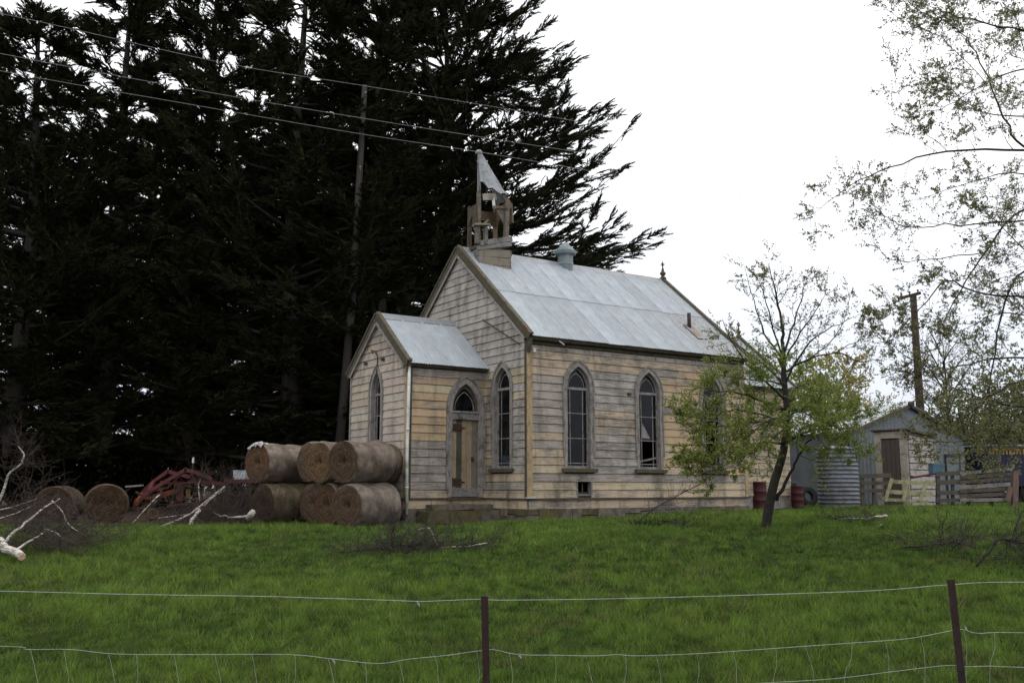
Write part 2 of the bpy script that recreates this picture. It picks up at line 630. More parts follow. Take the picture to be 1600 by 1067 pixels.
M_CUT = simple('fresh_cut_wood', (0.50, 0.36, 0.24), (0.68, 0.52, 0.38), 9)
M_CYP = leaf_mat('cypress_foliage', (0.009, 0.012, 0.005), (0.034, 0.037, 0.014), 0.8, 0.0, 0.1)
M_APLEAF = leaf_mat('apple_leaves', (0.10, 0.14, 0.022), (0.27, 0.305, 0.07), 0.55, 0.38)
M_APLEAF2 = leaf_mat('budding_apple_leaves', (0.105, 0.100, 0.048), (0.29, 0.285, 0.125), 0.55, 0.4)
M_HEDGE = leaf_mat('hedge_leaves', (0.030, 0.045, 0.010), (0.115, 0.135, 0.032), 0.6, 0.2)
M_WILLOW = leaf_mat('yellow_spring_leaves', (0.27, 0.235, 0.08), (0.50, 0.43, 0.18), 0.6, 0.3)
M_SHED = simple('grey_steel_cladding', (0.115, 0.13, 0.145), (0.17, 0.19, 0.205), 3, rough=0.6, dirt=(0.12, 0.125, 0.13), dirt_scale=1.2, tint=True)
M_SHEDROOF = simple('pale_steel_roof', (0.34, 0.37, 0.38), (0.46, 0.49, 0.50), 2, rough=0.5)
M_TANK = simple('galvanised_tank', (0.12, 0.125, 0.145), (0.25, 0.26, 0.285), 4, rough=0.5, dirt=(0.12, 0.115, 0.115), dirt_scale=3)
M_WHITEBOARD = simple('flaking_white_board', (0.30, 0.275, 0.26), (0.50, 0.465, 0.44), 5, (2, 2, 9), dirt=(0.17, 0.14, 0.12), dirt_scale=4)
M_CREAM = simple('grubby_cream_timber', (0.28, 0.245, 0.20), (0.42, 0.38, 0.325), 5, dirt=(0.16, 0.135, 0.11), dirt_scale=3)
M_DOORBROWN = simple('brown_door', (0.06, 0.045, 0.038), (0.11, 0.085, 0.072), 6, (6, 6, 1))
M_GREENRAIL = simple('lichened_pale_rail', (0.20, 0.20, 0.095), (0.38, 0.37, 0.22), 6, dirt=(0.14, 0.12, 0.08), dirt_scale=4)
M_PEN = simple('old_pen_timber', (0.045, 0.036, 0.030), (0.135, 0.115, 0.10), 5, (1.5, 1.5, 10), dirt=(0.045, 0.04, 0.025), dirt_scale=3)
M_PENEND = simple('red_brown_post', (0.10, 0.062, 0.05), (0.20, 0.13, 0.11), 6, (5, 5, 1))
M_RED = simple('faded_red_paint', (0.062, 0.012, 0.012), (0.125, 0.028, 0.026), 6, rough=0.6, dirt=(0.07, 0.035, 0.025), dirt_scale=4)
M_DRUM = simple('red_drum_paint', (0.035, 0.006, 0.007), (0.068, 0.011, 0.012), 5, rough=0.6, dirt=(0.05, 0.02, 0.015), dirt_scale=4)
M_ORANGE = simple('rusty_orange_paint', (0.11, 0.026, 0.010), (0.19, 0.058, 0.02), 6, rough=0.65, dirt=(0.09, 0.035, 0.02), dirt_scale=5)
M_YELLOW = simple('dull_yellow_paint', (0.11, 0.065, 0.02), (0.19, 0.12, 0.04), 6, rough=0.6, dirt=(0.1, 0.06, 0.03), dirt_scale=5)
M_RUBBER = simple('black_rubber', (0.010, 0.010, 0.011), (0.022, 0.022, 0.022), 8, rough=0.8)
M_NAVY = simple('navy_painted_steel', (0.006, 0.008, 0.028), (0.012, 0.014, 0.042), 3, rough=0.4)
M_SIGNYEL = simple('amber_lettering', (0.34, 0.17, 0.02), (0.46, 0.25, 0.035), 8, rough=0.6, bmp=0)
M_BOXGREY = simple('pale_grey_box', (0.40, 0.42, 0.46), (0.52, 0.54, 0.57), 3, rough=0.6)
M_BLUE = simple('faded_blue_plastic', (0.05, 0.10, 0.14), (0.08, 0.15, 0.21), 5, rough=0.5)
M_NETTORN = simple('torn_white_net', (0.34, 0.32, 0.31), (0.55, 0.53, 0.52), 9, rough=0.9)
M_GREEN = simple('dark_green_drum', (0.008, 0.035, 0.018), (0.02, 0.06, 0.03), 5, rough=0.6)
M_GROUND = ground_mat()
M_GRASS = grass_mat()
M_FLAX = leaf_mat('coarse_weed_leaves', (0.030, 0.060, 0.012), (0.085, 0.12, 0.028), 0.5, 0.2)

# ------------------------------------------------------------------ ground
ys = np.concatenate([np.linspace(-30, 4, 14), np.linspace(4.4, 36, 110), np.linspace(38, 120, 26), np.array([150, 220, 350, 600, 1000, 1500])])
xs = np.concatenate([-np.array([1500, 900, 500, 250, 150, 90, 65, 48, 38]), np.linspace(-32, 32, 150), np.array([38, 48, 65, 90, 150, 250, 500, 900, 1500])])
XX, YY = np.meshgrid(xs, ys)
ZZ = ground(XX, YY)
nv = np.stack([XX.ravel(), YY.ravel(), ZZ.ravel()], 1)
nx, ny = len(xs), len(ys)
ii = (np.arange(ny - 1)[:, None] * nx + np.arange(nx - 1)[None, :]).ravel()
quads = np.stack([ii, ii + 1, ii + 1 + nx, ii + nx], 1)
gm = tri_mesh('ground', nv, quads, M_GROUND)
gm.polygons.foreach_set('use_smooth', [True] * len(gm.polygons))
go = link('ground', gm)
setp(go, 'gently rising paddock ground under the grass', 'ground', kind='structure')

# ------------------------------------------------------------------ church frame
CRZ = math.pi / 2 - 0.9796
CLOC = Vector((0.419, 24.77, 0.0))
LEDGE = EYE - 0.2799
church = empty('church', CLOC, CRZ)
setp(church, 'derelict weatherboard church with zinc roof and broken bell turret', 'church')
CM = Matrix.Translation(CLOC) @ Matrix.Rotation(CRZ, 4, 'Z')


def ch(u, v, z=0.0):
    return CM @ Vector((u, v, z))


NL, NW = 8.064, 7.03          # nave length, width
HE, HR = 4.23, 7.30           # eave / ridge heights above the ledge
PP, PA, PB = 2.457, 2.0156, 5.54
PHE, PHR = 3.561, 5.078
PMID = (PA + PB) / 2
SLN = (HR - HE) / (NW / 2 + 0.18)
SLP = (PHR - PHE) / ((PB - PA) / 2 + 0.116)
rng = random.Random(7)


class Wall:
    """s along the wall, d outward from its face, z above the ledge; gives church-local points"""
    def __init__(w, o, e, n):
        w.o, w.e, w.n = Vector((*o, 0)), Vector((*e, 0)), Vector((*n, 0))

    def p(w, s, z, d=0.0):
        return w.o + w.e * s + w.n * d + Vector((0, 0, LEDGE + z))


W_SIDE = Wall((0, 0), (1, 0), (0, -1))
W_FRONT = Wall((0, 0), (0, 1), (-1, 0))
W_PSIDE = Wall((-PP, PA), (1, 0), (0, -1))
W_PFRONT = Wall((-PP, PA), (0, 1), (-1, 0))
W_PLEFT = Wall((-PP, PB), (1, 0), (0, 1))
W_LEFT = Wall((0, NW), (1, 0), (0, 1))
W_BACK = Wall((NL, 0), (0, 1), (1, 0))


class Arch:
    def __init__(a, s, hw, z0, zs, rise):
        a.s, a.hw, a.z0, a.zs, a.rise = s, hw, z0, zs, rise

    def half(a, z, grow=0.0):
        hw, rise = a.hw + grow, a.rise + grow * 1.35
        if z < a.z0 - (grow if grow else 0):
            return 0.0
        if z <= a.zs:
            return hw
        if z >= a.zs + rise:
            return 0.0
        Rr = (hw * hw + rise * rise) / (2 * hw)
        return max(0.0, (hw - Rr) + math.sqrt(max(0, Rr * Rr - (z - a.zs) ** 2)))

    def pts(a, grow=0.0, n=9, low=0.0):
        hw, rise = a.hw + grow, a.rise + grow * 1.35
        out = [(a.s - hw, a.z0 - low)]
        zz = [a.zs + rise * math.sin(math.pi / 2 * k / n) for k in range(n + 1)]
        for z in zz[:-1]:
            out.append((a.s - a.half(z, grow), z))
        out.append((a.s, a.zs + rise))
        for z in zz[:-1][::-1]:
            out.append((a.s + a.half(z, grow), z))
        out.append((a.s + hw, a.z0 - low))
        return out


WIN_SIDE = [Arch(1.63, 0.39, 0.78, 2.93, 0.58), Arch(4.16, 0.39, 0.78, 2.93, 0.58), Arch(6.67, 0.39, 0.78, 2.93, 0.58)]
WIN_FRONT = [Arch(1.17, 0.38, 0.78, 2.93, 0.56)]
WIN_PFRONT = [Arch(PMID - PA + 0.05, 0.29, 0.85, 2.86, 0.62)]
DOOR = Arch(PP - 0.70, 0.42, 0.02, 2.40, 0.68)


def wall_core(w, outline, holes, name='wall', thick=0.12):
    mb = MB()
    loops = [[Vector((s, z, 0)) for s, z in outline]] + [[Vector((s, z, 0)) for s, z in h] for h in holes]
    flat = [p for lp in loops for p in lp]
    tris = tessellate_polygon(loops)
    n = len(flat)
    vs = [w.p(p.x, p.y, 0) for p in flat] + [w.p(p.x, p.y, -thick) for p in flat]
    fs = [tuple(t) for t in tris] + [tuple(i + n for i in t)[::-1] for t in tris]
    ms = [0] * len(tris) + [1] * len(tris)
    b = 0
    for lp in loops:
        k = len(lp)
        for i in range(k):
            j = (i + 1) % k
            fs.append((b + i, b + j, b + j + n, b + i + n))
            ms.append(2)
        b += k
    mb.v = [tuple(p) for p in vs]
    mb.f = [list(f) for f in fs]
    mb.m = ms
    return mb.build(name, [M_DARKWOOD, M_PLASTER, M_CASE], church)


gtop = HR - 0.12
side_core = wall_core(W_SIDE, [(0, -0.3), (NL, -0.3), (NL, HE - 0.02), (0, HE - 0.02)], [a.pts() for a in WIN_SIDE] + [[(1.57, 0.10), (1.57, 0.46), (2.03, 0.46), (2.03, 0.10)]])
front_core = wall_core(W_FRONT, [(0, -0.3), (NW, -0.3), (NW, HE + 0.05), (NW / 2, gtop), (0, HE + 0.05)], [a.pts() for a in WIN_FRONT])
wall_core(W_LEFT, [(0, -0.3), (NL, -0.3), (NL, HE - 0.02), (0, HE - 0.02)], [])
wall_core(W_BACK, [(0, -0.3), (NW, -0.3), (NW, HE + 0.05), (NW / 2, gtop), (0, HE + 0.05)], [])
pw = PB - PA
pside_core = wall_core(W_PSIDE, [(0, -0.3), (PP, -0.3), (PP, PHE - 0.02), (0, PHE - 0.02)], [DOOR.pts()])
pfront_core = wall_core(W_PFRONT, [(0, -0.3), (pw, -0.3), (pw, PHE + 0.03), (pw / 2, PHR - 0.1), (0, PHE + 0.03)], [a.pts() for a in WIN_PFRONT])
wall_core(W_PLEFT, [(0, -0.3), (PP, -0.3), (PP, PHE - 0.02), (0, PHE - 0.02)], [])
mb = MB()
mb.box((NL / 2, NW / 2, LEDGE - 0.1), (NL / 2 - 0.13, NW / 2 - 0.13, 0.05))
mb.box((-PP / 2, PMID, LEDGE - 0.1), (PP / 2 - 0.13, pw / 2 - 0.13, 0.05))
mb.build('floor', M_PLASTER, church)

# ---- weatherboards
OCH = (0.435, 0.318, 0.197)
OCHL = (0.45, 0.355, 0.25)
CRM = (0.42, 0.362, 0.302)
GRC = (0.36, 0.315, 0.27)
WHG = (0.385, 0.352, 0.32)
BH = 0.214
NBOARD = [0]


def jitc(c, k=0.07):
    g = 1 + rng.uniform(-k, k)
    return tuple(max(0.02, x * g * (1 + rng.uniform(-k * 0.35, k * 0.35))) for x in c)


def board(w, z0, z1, a0, a1, b0, b1, parent, col, paint, m=0.0):
    """one weatherboard from s a0..b0 at its foot to a1..b1 at its head"""
    j = lambda q: rng.uniform(-q, q)
    dz0, dz1 = j(0.004), j(0.004)
    d0, d1, d2, d3 = 0.042 + j(.006), 0.042 + j(.006), 0.022, 0.022
    zb, zt = z0 + 0.006, z1 - 0.006
    mb = MB()
    vs = [w.p(a0, zb + dz0, 0.002), w.p(b0, zb + dz1, 0.002), w.p(b1, zt + dz1, 0.002), w.p(a1, zt + dz0, 0.002),
          w.p(a0, zb + dz0, d0), w.p(b0, zb + dz1, d1), w.p(b1, zt + dz1, d2), w.p(a1, zt + dz0, d3)]
    mb.add(vs, [(0, 3, 2, 1), (4, 5, 6, 7), (0, 1, 5, 4), (1, 2, 6, 5), (2, 3, 7, 6), (3, 0, 4, 7)])
    o = mb.build('weatherboard', M_BOARD, parent)
    o.color = (*jitc(col), max(0.0, min(1.0, 0.5 + (paint - 0.5) * 0.75 + j(0.08))))
    NBOARD[0] += 1
    return o


def courses(w, s_lo, s_hi, ztop, arches, parent, shade, zstart=0.0, limits=None, joint=0.35, extra=()):
    """limits(z)->(lo,hi); arches cut gaps; extra = rect gaps (s0,s1,z0,z1)"""
    z = zstart
    while z < ztop - 0.05:
        z1 = min(z + BH, ztop)
        lo0, hi0 = (s_lo, s_hi) if limits is None else limits(z)
        lo1, hi1 = (s_lo, s_hi) if limits is None else limits(z1)
        segs = []
        cur0, cur1 = lo0, lo1
        gaps = []
        for a in arches:
            g0, g1 = a.half(max(z, a.z0 - 0.1), 0.115), a.half(z1, 0.115)
            if z1 > a.z0 - 0.12 and (g0 > 0.03 or g1 > 0.03) and z < a.zs + a.rise + 0.1:
                gaps.append((a.s - g0 + 0.02, a.s - g1 + 0.02, a.s + g0 - 0.02, a.s + g1 - 0.02))
        for (e0, e1, ez0, ez1) in extra:
            if z < ez1 - 0.05 and z1 > ez0 + 0.05:
                gaps.append((e0, e0, e1, e1))
        gaps.sort()
        for (ga0, ga1, gb0, gb1) in gaps:
            if min(ga0 - cur0, ga1 - cur1) > -0.02 and max(ga0 - cur0, ga1 - cur1) > 0.04:
                segs.append((cur0, cur1, max(ga0, cur0), max(ga1, cur1)))
            cur0, cur1 = max(cur0, gb0), max(cur1, gb1)
        if max(hi0 - cur0, hi1 - cur1) > 0.05:
            segs.append((cur0, cur1, max(hi0, cur0), max(hi1, cur1)))
        for (a0, a1, b0, b1) in segs:
            L = min(b0 - a0, b1 - a1)
            cuts = []
            if L > 1.5 and rng.random() < joint:
                cuts = [rng.uniform(0.3, 0.7)]
            prev0, prev1 = a0, a1
            for t in cuts + [1.0]:
                if t < 1:
                    m = max(a0, a1) + (min(b0, b1) - max(a0, a1)) * t
                    n0 = n1 = m
                else:
                    n0, n1 = b0, b1
                sm = (prev0 + prev1 + n0 + n1) / 4
                col, paint = shade(sm, (z + z1) / 2)
                board(w, z, z1, prev0 + 0.001, prev1 + 0.001, n0 - 0.002, n1 - 0.002, parent, col, paint)
                prev0, prev1 = n0, n1
        z = z1


def shade_side(s, z):
    r = rng.random()
    if s > 4.7:
        if z > 3.3:
            return (OCH, 0.5) if r < 0.5 else (GRC, 0.35)
        return (OCH, 0.85) if r < 0.65 else ((OCHL, 0.8) if r < 0.95 else (GRC, 0.4))
    if s < 1.3:
        if z < 1.0:
            return OCHL, 0.72
        return (OCHL, 0.68) if r < 0.45 else (GRC, 0.5)
    if 2.0 < s < 3.8:
        if z < 0.7:
            return (OCHL, 0.62) if r < 0.7 else (GRC, 0.3)
        return (WHG, 0.38) if r < 0.8 else (OCHL, 0.45)
    if z < 0.75:
        return (GRC, 0.2) if r < 0.5 else (OCHL, 0.4)
    return (GRC, 0.4) if r < 0.7 else (OCHL, 0.5)


def shade_pside(s, z):
    r = rng.random()
    if s > 2.2:
        return OCHL, 0.8
    if z < 1.40:
        return (GRC, 0.25) if r < 0.75 else (OCHL, 0.45)
    if z > 3.0:
        return (OCH, 0.55) if r < 0.4 else (GRC, 0.2)
    return (OCH, 0.85) if r < 0.6 else ((OCHL, 0.75) if r < .85 else (GRC, 0.4))


def shade_front(s, z):
    r = rng.random()
    if z > 3.5:
        return ((0.365, 0.335, 0.302), 0.85) if r < 0.7 else (WHG, 0.8)
    if s < 0.7:
        return (OCHL, 0.6) if (z > 2.5 or z < 0.7) and r < 0.6 else (WHG, 0.5)
    return (OCHL, 0.75) if r < 0.75 else (GRC, 0.5)


def shade_pfront(s, z):
    r = rng.random()
    return (CRM, 0.92) if r < 0.8 else ((0.42, 0.35, 0.27), 0.85)


CB = 0.10
courses(W_SIDE, CB, NL - CB, HE - 0.24, WIN_SIDE, side_core, shade_side, extra=((1.57, 2.03, 0.10, 0.46),), joint=0.3)


def lim_front(z):
    lo = CB if z < HE - 0.05 else max(CB, (z - (HE - 0.08)) / SLN - 0.0 + 0.02)
    # right of / above the porch roof
    if z <= PHE:
        hi = PA - 0.0
    else:
        hi = min(PA - 0.116 + (z - PHE) / SLP + 0.10, 99)
    gable_hi = NW - max(0.02, (z - (HE - 0.08)) / SLN + 0.02)
    if z > PHR - 0.02:
        hi = gable_hi
    return lo, min(hi, gable_hi)


def lim_front_left(z):
    if z <= PHE:
        lo = PB
    else:
        lo = PB + 0.116 - (z - PHE) / SLP - 0.10
    hi = NW - (0.06 if z < HE - 0.05 else max(0.06, (z - (HE - 0.08)) / SLN + 0.02))
    return lo, hi


zsplit = math.floor((PHR) / BH) * BH
courses(W_FRONT, 0, 0, zsplit, WIN_FRONT, front_core, shade_front, limits=lim_front, joint=0.15)
courses(W_FRONT, 0, 0, zsplit, [], front_core, shade_front, limits=lim_front_left, joint=0.0)
courses(W_FRONT, 0, 0, gtop - 0.1, [], front_core, shade_front, zstart=zsplit,
        limits=lambda z: ((z - (HE - 0.08)) / SLN + 0.02, NW - (z - (HE - 0.08)) / SLN - 0.02), joint=0.25)
courses(W_PSIDE, CB, PP, PHE - 0.13, [DOOR], pside_core, shade_pside, joint=0.25)


def lim_pf(z):
    k = 0.0 if z < PHE - 0.03 else (z - (PHE - 0.06)) / SLP
    return max(CB, k + 0.02), pw - max(0.06, k + 0.02)


courses(W_PFRONT, 0, 0, PHR - 0.22, WIN_PFRONT, pfront_core, shade_pfront, limits=lim_pf, joint=0.1)
print('weatherboards', NBOARD[0])


# ---- trim: corner boards, ledges, plinth
def corner(w, s0, s1, z0, z1, d, mat, name='corner_board', parent=church):
    mb = MB()
    c = w.p((s0 + s1) / 2, (z0 + z1) / 2, d / 2 + 0.001)
    M3 = Matrix((w.e, w.n, Vector((0, 0, 1)))).transposed()
    mb.box(c, (abs(s1 - s0) / 2, d / 2, (z1 - z0) / 2), M3)
    return mb.build(name, mat, parent)


corner(W_SIDE, -0.045, CB, 0.005, HE - 0.30, 0.05, M_OCHRE)
corner(W_FRONT, 0.0, CB, 0.008, HE - 0.12, 0.048, M_DARKWOOD)
corner(W_SIDE, NL - CB, NL + 0.03, 0.005, HE - 0.30, 0.05, M_OCHRE)
corner(W_PFRONT, -0.045, CB, 0.005, PHE - 0.10, 0.05, M_OCHRE)
corner(W_PSIDE, 0.0, CB, 0.008, PHE - 0.16, 0.047, M_MOSSY)
corner(W_PFRONT, pw - 0.06, pw + 0.03, 0.005, PHE - 0.10, 0.05, M_CASE)
# ledge (water table) and plinth boards
for w, s0, s1 in ((W_SIDE, -0.07, NL + 0.07), (W_FRONT, 0.0, PA - 0.075), (W_PSIDE, -0.07, PP + 0.0), (W_PFRONT, 0.0, pw + 0.07)):
    corner(w, s0, s1, -0.045, 0.0, 0.072, M_DARKWOOD, 'ledge')
pl_parent = church
for w, s0, s1 in ((W_SIDE, 0.0, NL), (W_FRONT, 0.03, PA - 0.03), (W_PSIDE, 0.0, PP), (W_PFRONT, 0.03, pw)):
    L = s1 - s0
    k = max(1, round(L / 2.3))
    for i in range(k):
        o = corner(w, s0 + L * i / k + 0.003, s0 + L * (i + 1) / k - 0.003, -0.27, -0.047, 0.03 + rng.uniform(0, .006), M_BOARD, 'plinth_board')
        o.color = (*jitc(OCHL), 0.75 if rng.random() < 0.6 else 0.35)
# foundation stones
for w, s0, s1 in ((W_SIDE, -0.05, NL + 0.04), (W_PSIDE, -0.05, PP - 0.03), (W_PFRONT, 0.0, pw), (W_FRONT, 0.0, PA - 0.05)):
    s = s0
    while s < s1 - 0.05:
        L = min(rng.uniform(0.28, 0.62), s1 - s)
        if s1 - s - L < 0.15:
            L = s1 - s
        gp = CM @ w.p(s + L / 2, 0)
        zg = GZ(gp.x, gp.y) - LEDGE - 0.12
        ztop = -0.272
        if rng.random() < 0.4:
            zm = (zg + 0.1 + ztop) / 2 + rng.uniform(-.03, .03)
            rows = [(zg, zm - 0.006), (zm + 0.006, ztop)]
        else:
            rows = [(zg, ztop)]
        for (a, bz) in rows:
            mb = MB()
            M3 = Matrix((w.e, w.n, Vector((0, 0, 1)))).transposed()
            mb.box(w.p(s + L / 2, (a + bz) / 2, -0.035 + rng.uniform(-.02, .015)), (L / 2 - 0.006, 0.09, (bz - a) / 2 - 0.003), M3, jit=0.008, rng=rng)
            o = mb.build('foundation_stone', M_STONE if rng.random() < .7 else M_MOSSSTONE, church)
        s += L

# ---- steps below the door
zt = -0.13
for (s0, s1, d0, d1, z0, z1) in ((0.55, 2.42, 0.08, 0.42, -0.30, -0.16), (0.25, 2.62, 0.08, 0.72, -0.62, -0.31)):
    mb = MB()
    M3 = Matrix((W_PSIDE.e, W_PSIDE.n, Vector((0, 0, 1)))).transposed()
    k = 3
    for i in range(k):
        a = s0 + (s1 - s0) * i / k
        b_ = s0 + (s1 - s0) * (i + 1) / k
        m1 = MB()
        m1.box(W_PSIDE.p((a + b_) / 2, (z0 + z1) / 2 + rng.uniform(-.012, .004), (d0 + d1) / 2), ((b_ - a) / 2 - 0.006, (d1 - d0) / 2, (z1 - z0) / 2), M3, jit=0.012, rng=rng)
        m1.build('step_stone', M_MOSSSTONE if rng.random() < 0.7 else M_STONE, church)


# ---- windows
def ring(w, outer, inner, d0, d1):
    """band between two open arch outlines, extruded from d0 to d1"""
    mb = MB()
    n = len(outer)
    vs = []
    for (o_, i_) in zip(outer, inner):
        vs += [w.p(*o_, d0), w.p(*i_, d0), w.p(*o_, d1), w.p(*i_, d1)]
    fs = []
    for k in range(n - 1):
        a, b_ = 4 * k, 4 * k + 4
        fs += [(a, a + 1, b_ + 1, b_), (a + 2, b_ + 2, b_ + 3, a + 3), (a, b_, b_ + 2, a + 2), (a + 1, a + 3, b_ + 3, b_ + 1)]
    e = 4 * (n - 1)
    fs += [(0, 2, 3, 1), (e, e + 1, e + 3, e + 2)]
    mb.add(vs, fs)
    return mb


def bar(mb, w, s0, s1, z0, z1, d0, d1):
    M3 = Matrix((w.e, w.n, Vector((0, 0, 1)))).transposed()
    mb.box(w.p((s0 + s1) / 2, (z0 + z1) / 2, (d0 + d1) / 2), (abs(s1 - s0) / 2, abs(d1 - d0) / 2, abs(z1 - z0) / 2), M3)


def pane(w, pts, d, parent, mat=None, tilt=0.0):
    mb = MB()
    n = len(pts)
    f_ = [w.p(s, z, d + tilt * (z - pts[0][1])) for s, z in pts]
    b_ = [w.p(s, z, d - 0.004 + tilt * (z - pts[0][1])) for s, z in pts]
    mb.add(f_ + b_, [tuple(range(n)), tuple(range(n, 2 * n))[::-1]] + [(i, i + n, (i + 1) % n + n, (i + 1) % n) for i in range(n)])
    return mb.build('pane', mat or M_GLASS, parent)


def window(w, a, label=None, broken=(), sill=True, bars=(0.92, 1.58, 2.25), margin=0.13):
    n = 9
    casing = ring(w, a.pts(0.10, n, 0.0), a.pts(0.0, n, 0.0), 0.0, 0.055).build('window', M_CASE, church)
    if label:
        casing['label'] = label
    ring(w, a.pts(0.145, n, -0.35), a.pts(0.098, n, -0.35), 0.003, 0.075).build('hood_mould', M_TRIM, casing)
    ring(w, a.pts(-0.004, n), a.pts(-0.045, n), -0.105, -0.055).build('sash_frame', M_SASH, casing)
    hw = a.hw - 0.045
    mb = MB()
    bar(mb, w, a.s - hw, a.s + hw, a.z0 + 0.0, a.z0 + 0.07, -0.10, -0.058)
    for z in bars:
        bar(mb, w, a.s - hw + 0.002, a.s + hw - 0.002, z - 0.012, z + 0.012, -0.095, -0.068)
    bar(mb, w, a.s - hw, a.s + hw, a.zs - 0.05, a.zs + 0.02, -0.102, -0.045)
    sm = hw - margin
    for sg in (-1, 1):
        bar(mb, w, a.s + sg * sm - 0.011, a.s + sg * sm + 0.011, a.z0 + 0.07, a.zs - 0.05, -0.093, -0.070)
    mb.build('glazing_bars', M_SASH, casing)
    # inner pointed light in the head
    ia = Arch(a.s, hw - 0.085, a.zs + 0.02, a.zs + 0.02, a.rise - 0.21)
    ring(w, ia.pts(0.022, n), ia.pts(0.0, n), -0.094, -0.070).build('head_tracery', M_SASH, casing)
    head = Arch(a.s, hw, a.zs + 0.02, a.zs + 0.02, a.rise - 0.08)
    pane(w, head.pts(0, 8)[1:-1], -0.084, casing)
    zs_ = [a.z0 + 0.07] + [z for z in bars if z > a.z0 + 0.12] + [a.zs - 0.05]
    for i in range(len(zs_) - 1):
        for (k, s0, s1) in ((0, a.s - hw, a.s - sm), (1, a.s - sm, a.s + sm), (2, a.s + sm, a.s + hw)):
            if (i, k) in broken:
                continue
            pane(w, [(s0, zs_[i]), (s1, zs_[i]), (s1, zs_[i + 1]), (s0, zs_[i + 1])], -0.084, casing, tilt=rng.uniform(-.008, .008))
    if sill:
        mb = MB()
        bar(mb, w, a.s - a.hw - 0.19, a.s + a.hw + 0.19, a.z0 - 0.10, a.z0 - 0.002, -0.10, 0.115)
        mb.build('sill', M_MOSSY, casing)
    return casing


window(W_SIDE, WIN_SIDE[0])
w2 = window(W_SIDE, WIN_SIDE[1], 'arched window with broken middle panes', broken=((1, 1), (0, 1), (0, 0), (1, 2)))
window(W_SIDE, WIN_SIDE[2], broken=((2, 1), (1, 1), (2, 2)))
w4 = window(W_FRONT, WIN_FRONT[0])
w5 = window(W_PFRONT, WIN_PFRONT[0], 'narrow arched window with lower panes missing', broken=((0, 1), (1, 1), (0, 0), (1, 0), (0, 2), (1, 2)), margin=0.09)
# shard left in the broken side window, sagging rail below it
a = WIN_SIDE[1]
pane(W_SIDE, [(a.s - 0.2, 1.66), (a.s + 0.12, 1.64), (a.s - 0.02, 1.86), (a.s - 0.17, 2.08)], -0.082, w2, M_SASH)
mb = MB()
mb.beam(W_SIDE.p(a.s - 0.33, 0.99, -0.075), W_SIDE.p(a.s + 0.3, 1.10, -0.075), 0.03, 0.05)
mb.build('fallen_rail', M_SASH, w2)
mb = MB()
bar(mb, W_FRONT, 0.9, 1.42, 0.86, 1.12, -0.16, -0.13)
mb.build('inner_panel', M_WHITE, w4)

# small floor vent opening in the side wall
mb = MB()
bar(mb, W_SIDE, 1.53, 1.575, 0.06, 0.50, -0.02, 0.042)
bar(mb, W_SIDE, 2.025, 2.07, 0.06, 0.50, -0.02, 0.042)
bar(mb, W_SIDE, 1.576, 2.024, 0.455, 0.50, -0.02, 0.042)
bar(mb, W_SIDE, 1.576, 2.024, 0.06, 0.105, -0.02, 0.042)
vent = mb.build('floor_vent', M_GREYWOOD, church)
mb = MB()
bar(mb, W_SIDE, 1.80, 1.83, 0.105, 0.455, -0.10, -0.07)
bar(mb, W_SIDE, 1.58, 2.02, 0.12, 0.16, -0.10, -0.07)
mb.build('slat', M_DARKWOOD, vent)

# ---- door
a = DOOR
door_case = ring(W_PSIDE, a.pts(0.13, 9), a.pts(0.0, 9), 0.0, 0.06).build('door_casing', M_CASE, church)
ring(W_PSIDE, a.pts(0.185, 9, -0.2), a.pts(0.128, 9, -0.2), 0.003, 0.085).build('hood_mould', M_TRIM, door_case)
mb = MB()
bar(mb, W_PSIDE, a.s - a.hw - 0.02, a.s + a.hw + 0.02, 2.13, 2.28, -0.09, 0.035)
bar(mb, W_PSIDE, a.s - a.hw - 0.03, a.s + a.hw + 0.03, 2.281, 2.33, -0.09, 0.075)
bar(mb, W_PSIDE, a.s - a.hw - 0.03, a.s + a.hw + 0.03, 2.10, 2.129, -0.09, 0.062)
mb.build('transom', M_TRIM, door_case)
fan = Arch(a.s, a.hw - 0.03, 2.34, 2.41, 0.61)
fl = ring(W_PSIDE, fan.pts(0.03, 9), fan.pts(-0.05, 9), -0.08, -0.03).build('fanlight', M_DARKWOOD, church)
fan2 = Arch(a.s, a.hw - 0.13, 2.36, 2.40, 0.44)
ring(W_PSIDE, fan2.pts(0.02, 9), fan2.pts(0.0, 9), -0.058, -0.035).build('tracery', M_TRIM, fl)
pane(W_PSIDE, fan.pts(-0.01, 8), -0.06, fl)
dr = MB()
bar(dr, W_PSIDE, a.s - a.hw + 0.005, a.s + a.hw - 0.005, 0.03, 2.10, -0.085, -0.055)
dro = dr.build('door', M_DARKWOOD, church)
k = 5
pal = [(0.40, 0.315, 0.20), (0.10, 0.09, 0.075), (0.36, 0.285, 0.19), (0.37, 0.29, 0.19), (0.21, 0.18, 0.14)]
ww = (2 * a.hw - 0.03) / k
M_PLANK = simple('weathered_door_plank', (0.62, 0.6, 0.58), (1.0, 1.0, 1.0), 6, (9, 9, 0.8), dirt=(0.55, 0.52, 0.5), dirt_scale=3, tint=True)
for i in range(k):
    mb = MB()
    s0 = a.s - a.hw + 0.015 + ww * i
    bar(mb, W_PSIDE, s0 + 0.004, s0 + ww - 0.004, 0.035, 2.095, -0.056, -0.025 - rng.uniform(0, .004))
    o = mb.build('door_plank', M_PLANK, dro)
    o.color = (*pal[i], 1)
mb = MB()
bar(mb, W_PSIDE, a.s - a.hw + 0.01, a.s + a.hw - 0.01, 0.035, 0.27, -0.03, -0.016)
mb.build('kick_board', M_GREYWOOD, dro)
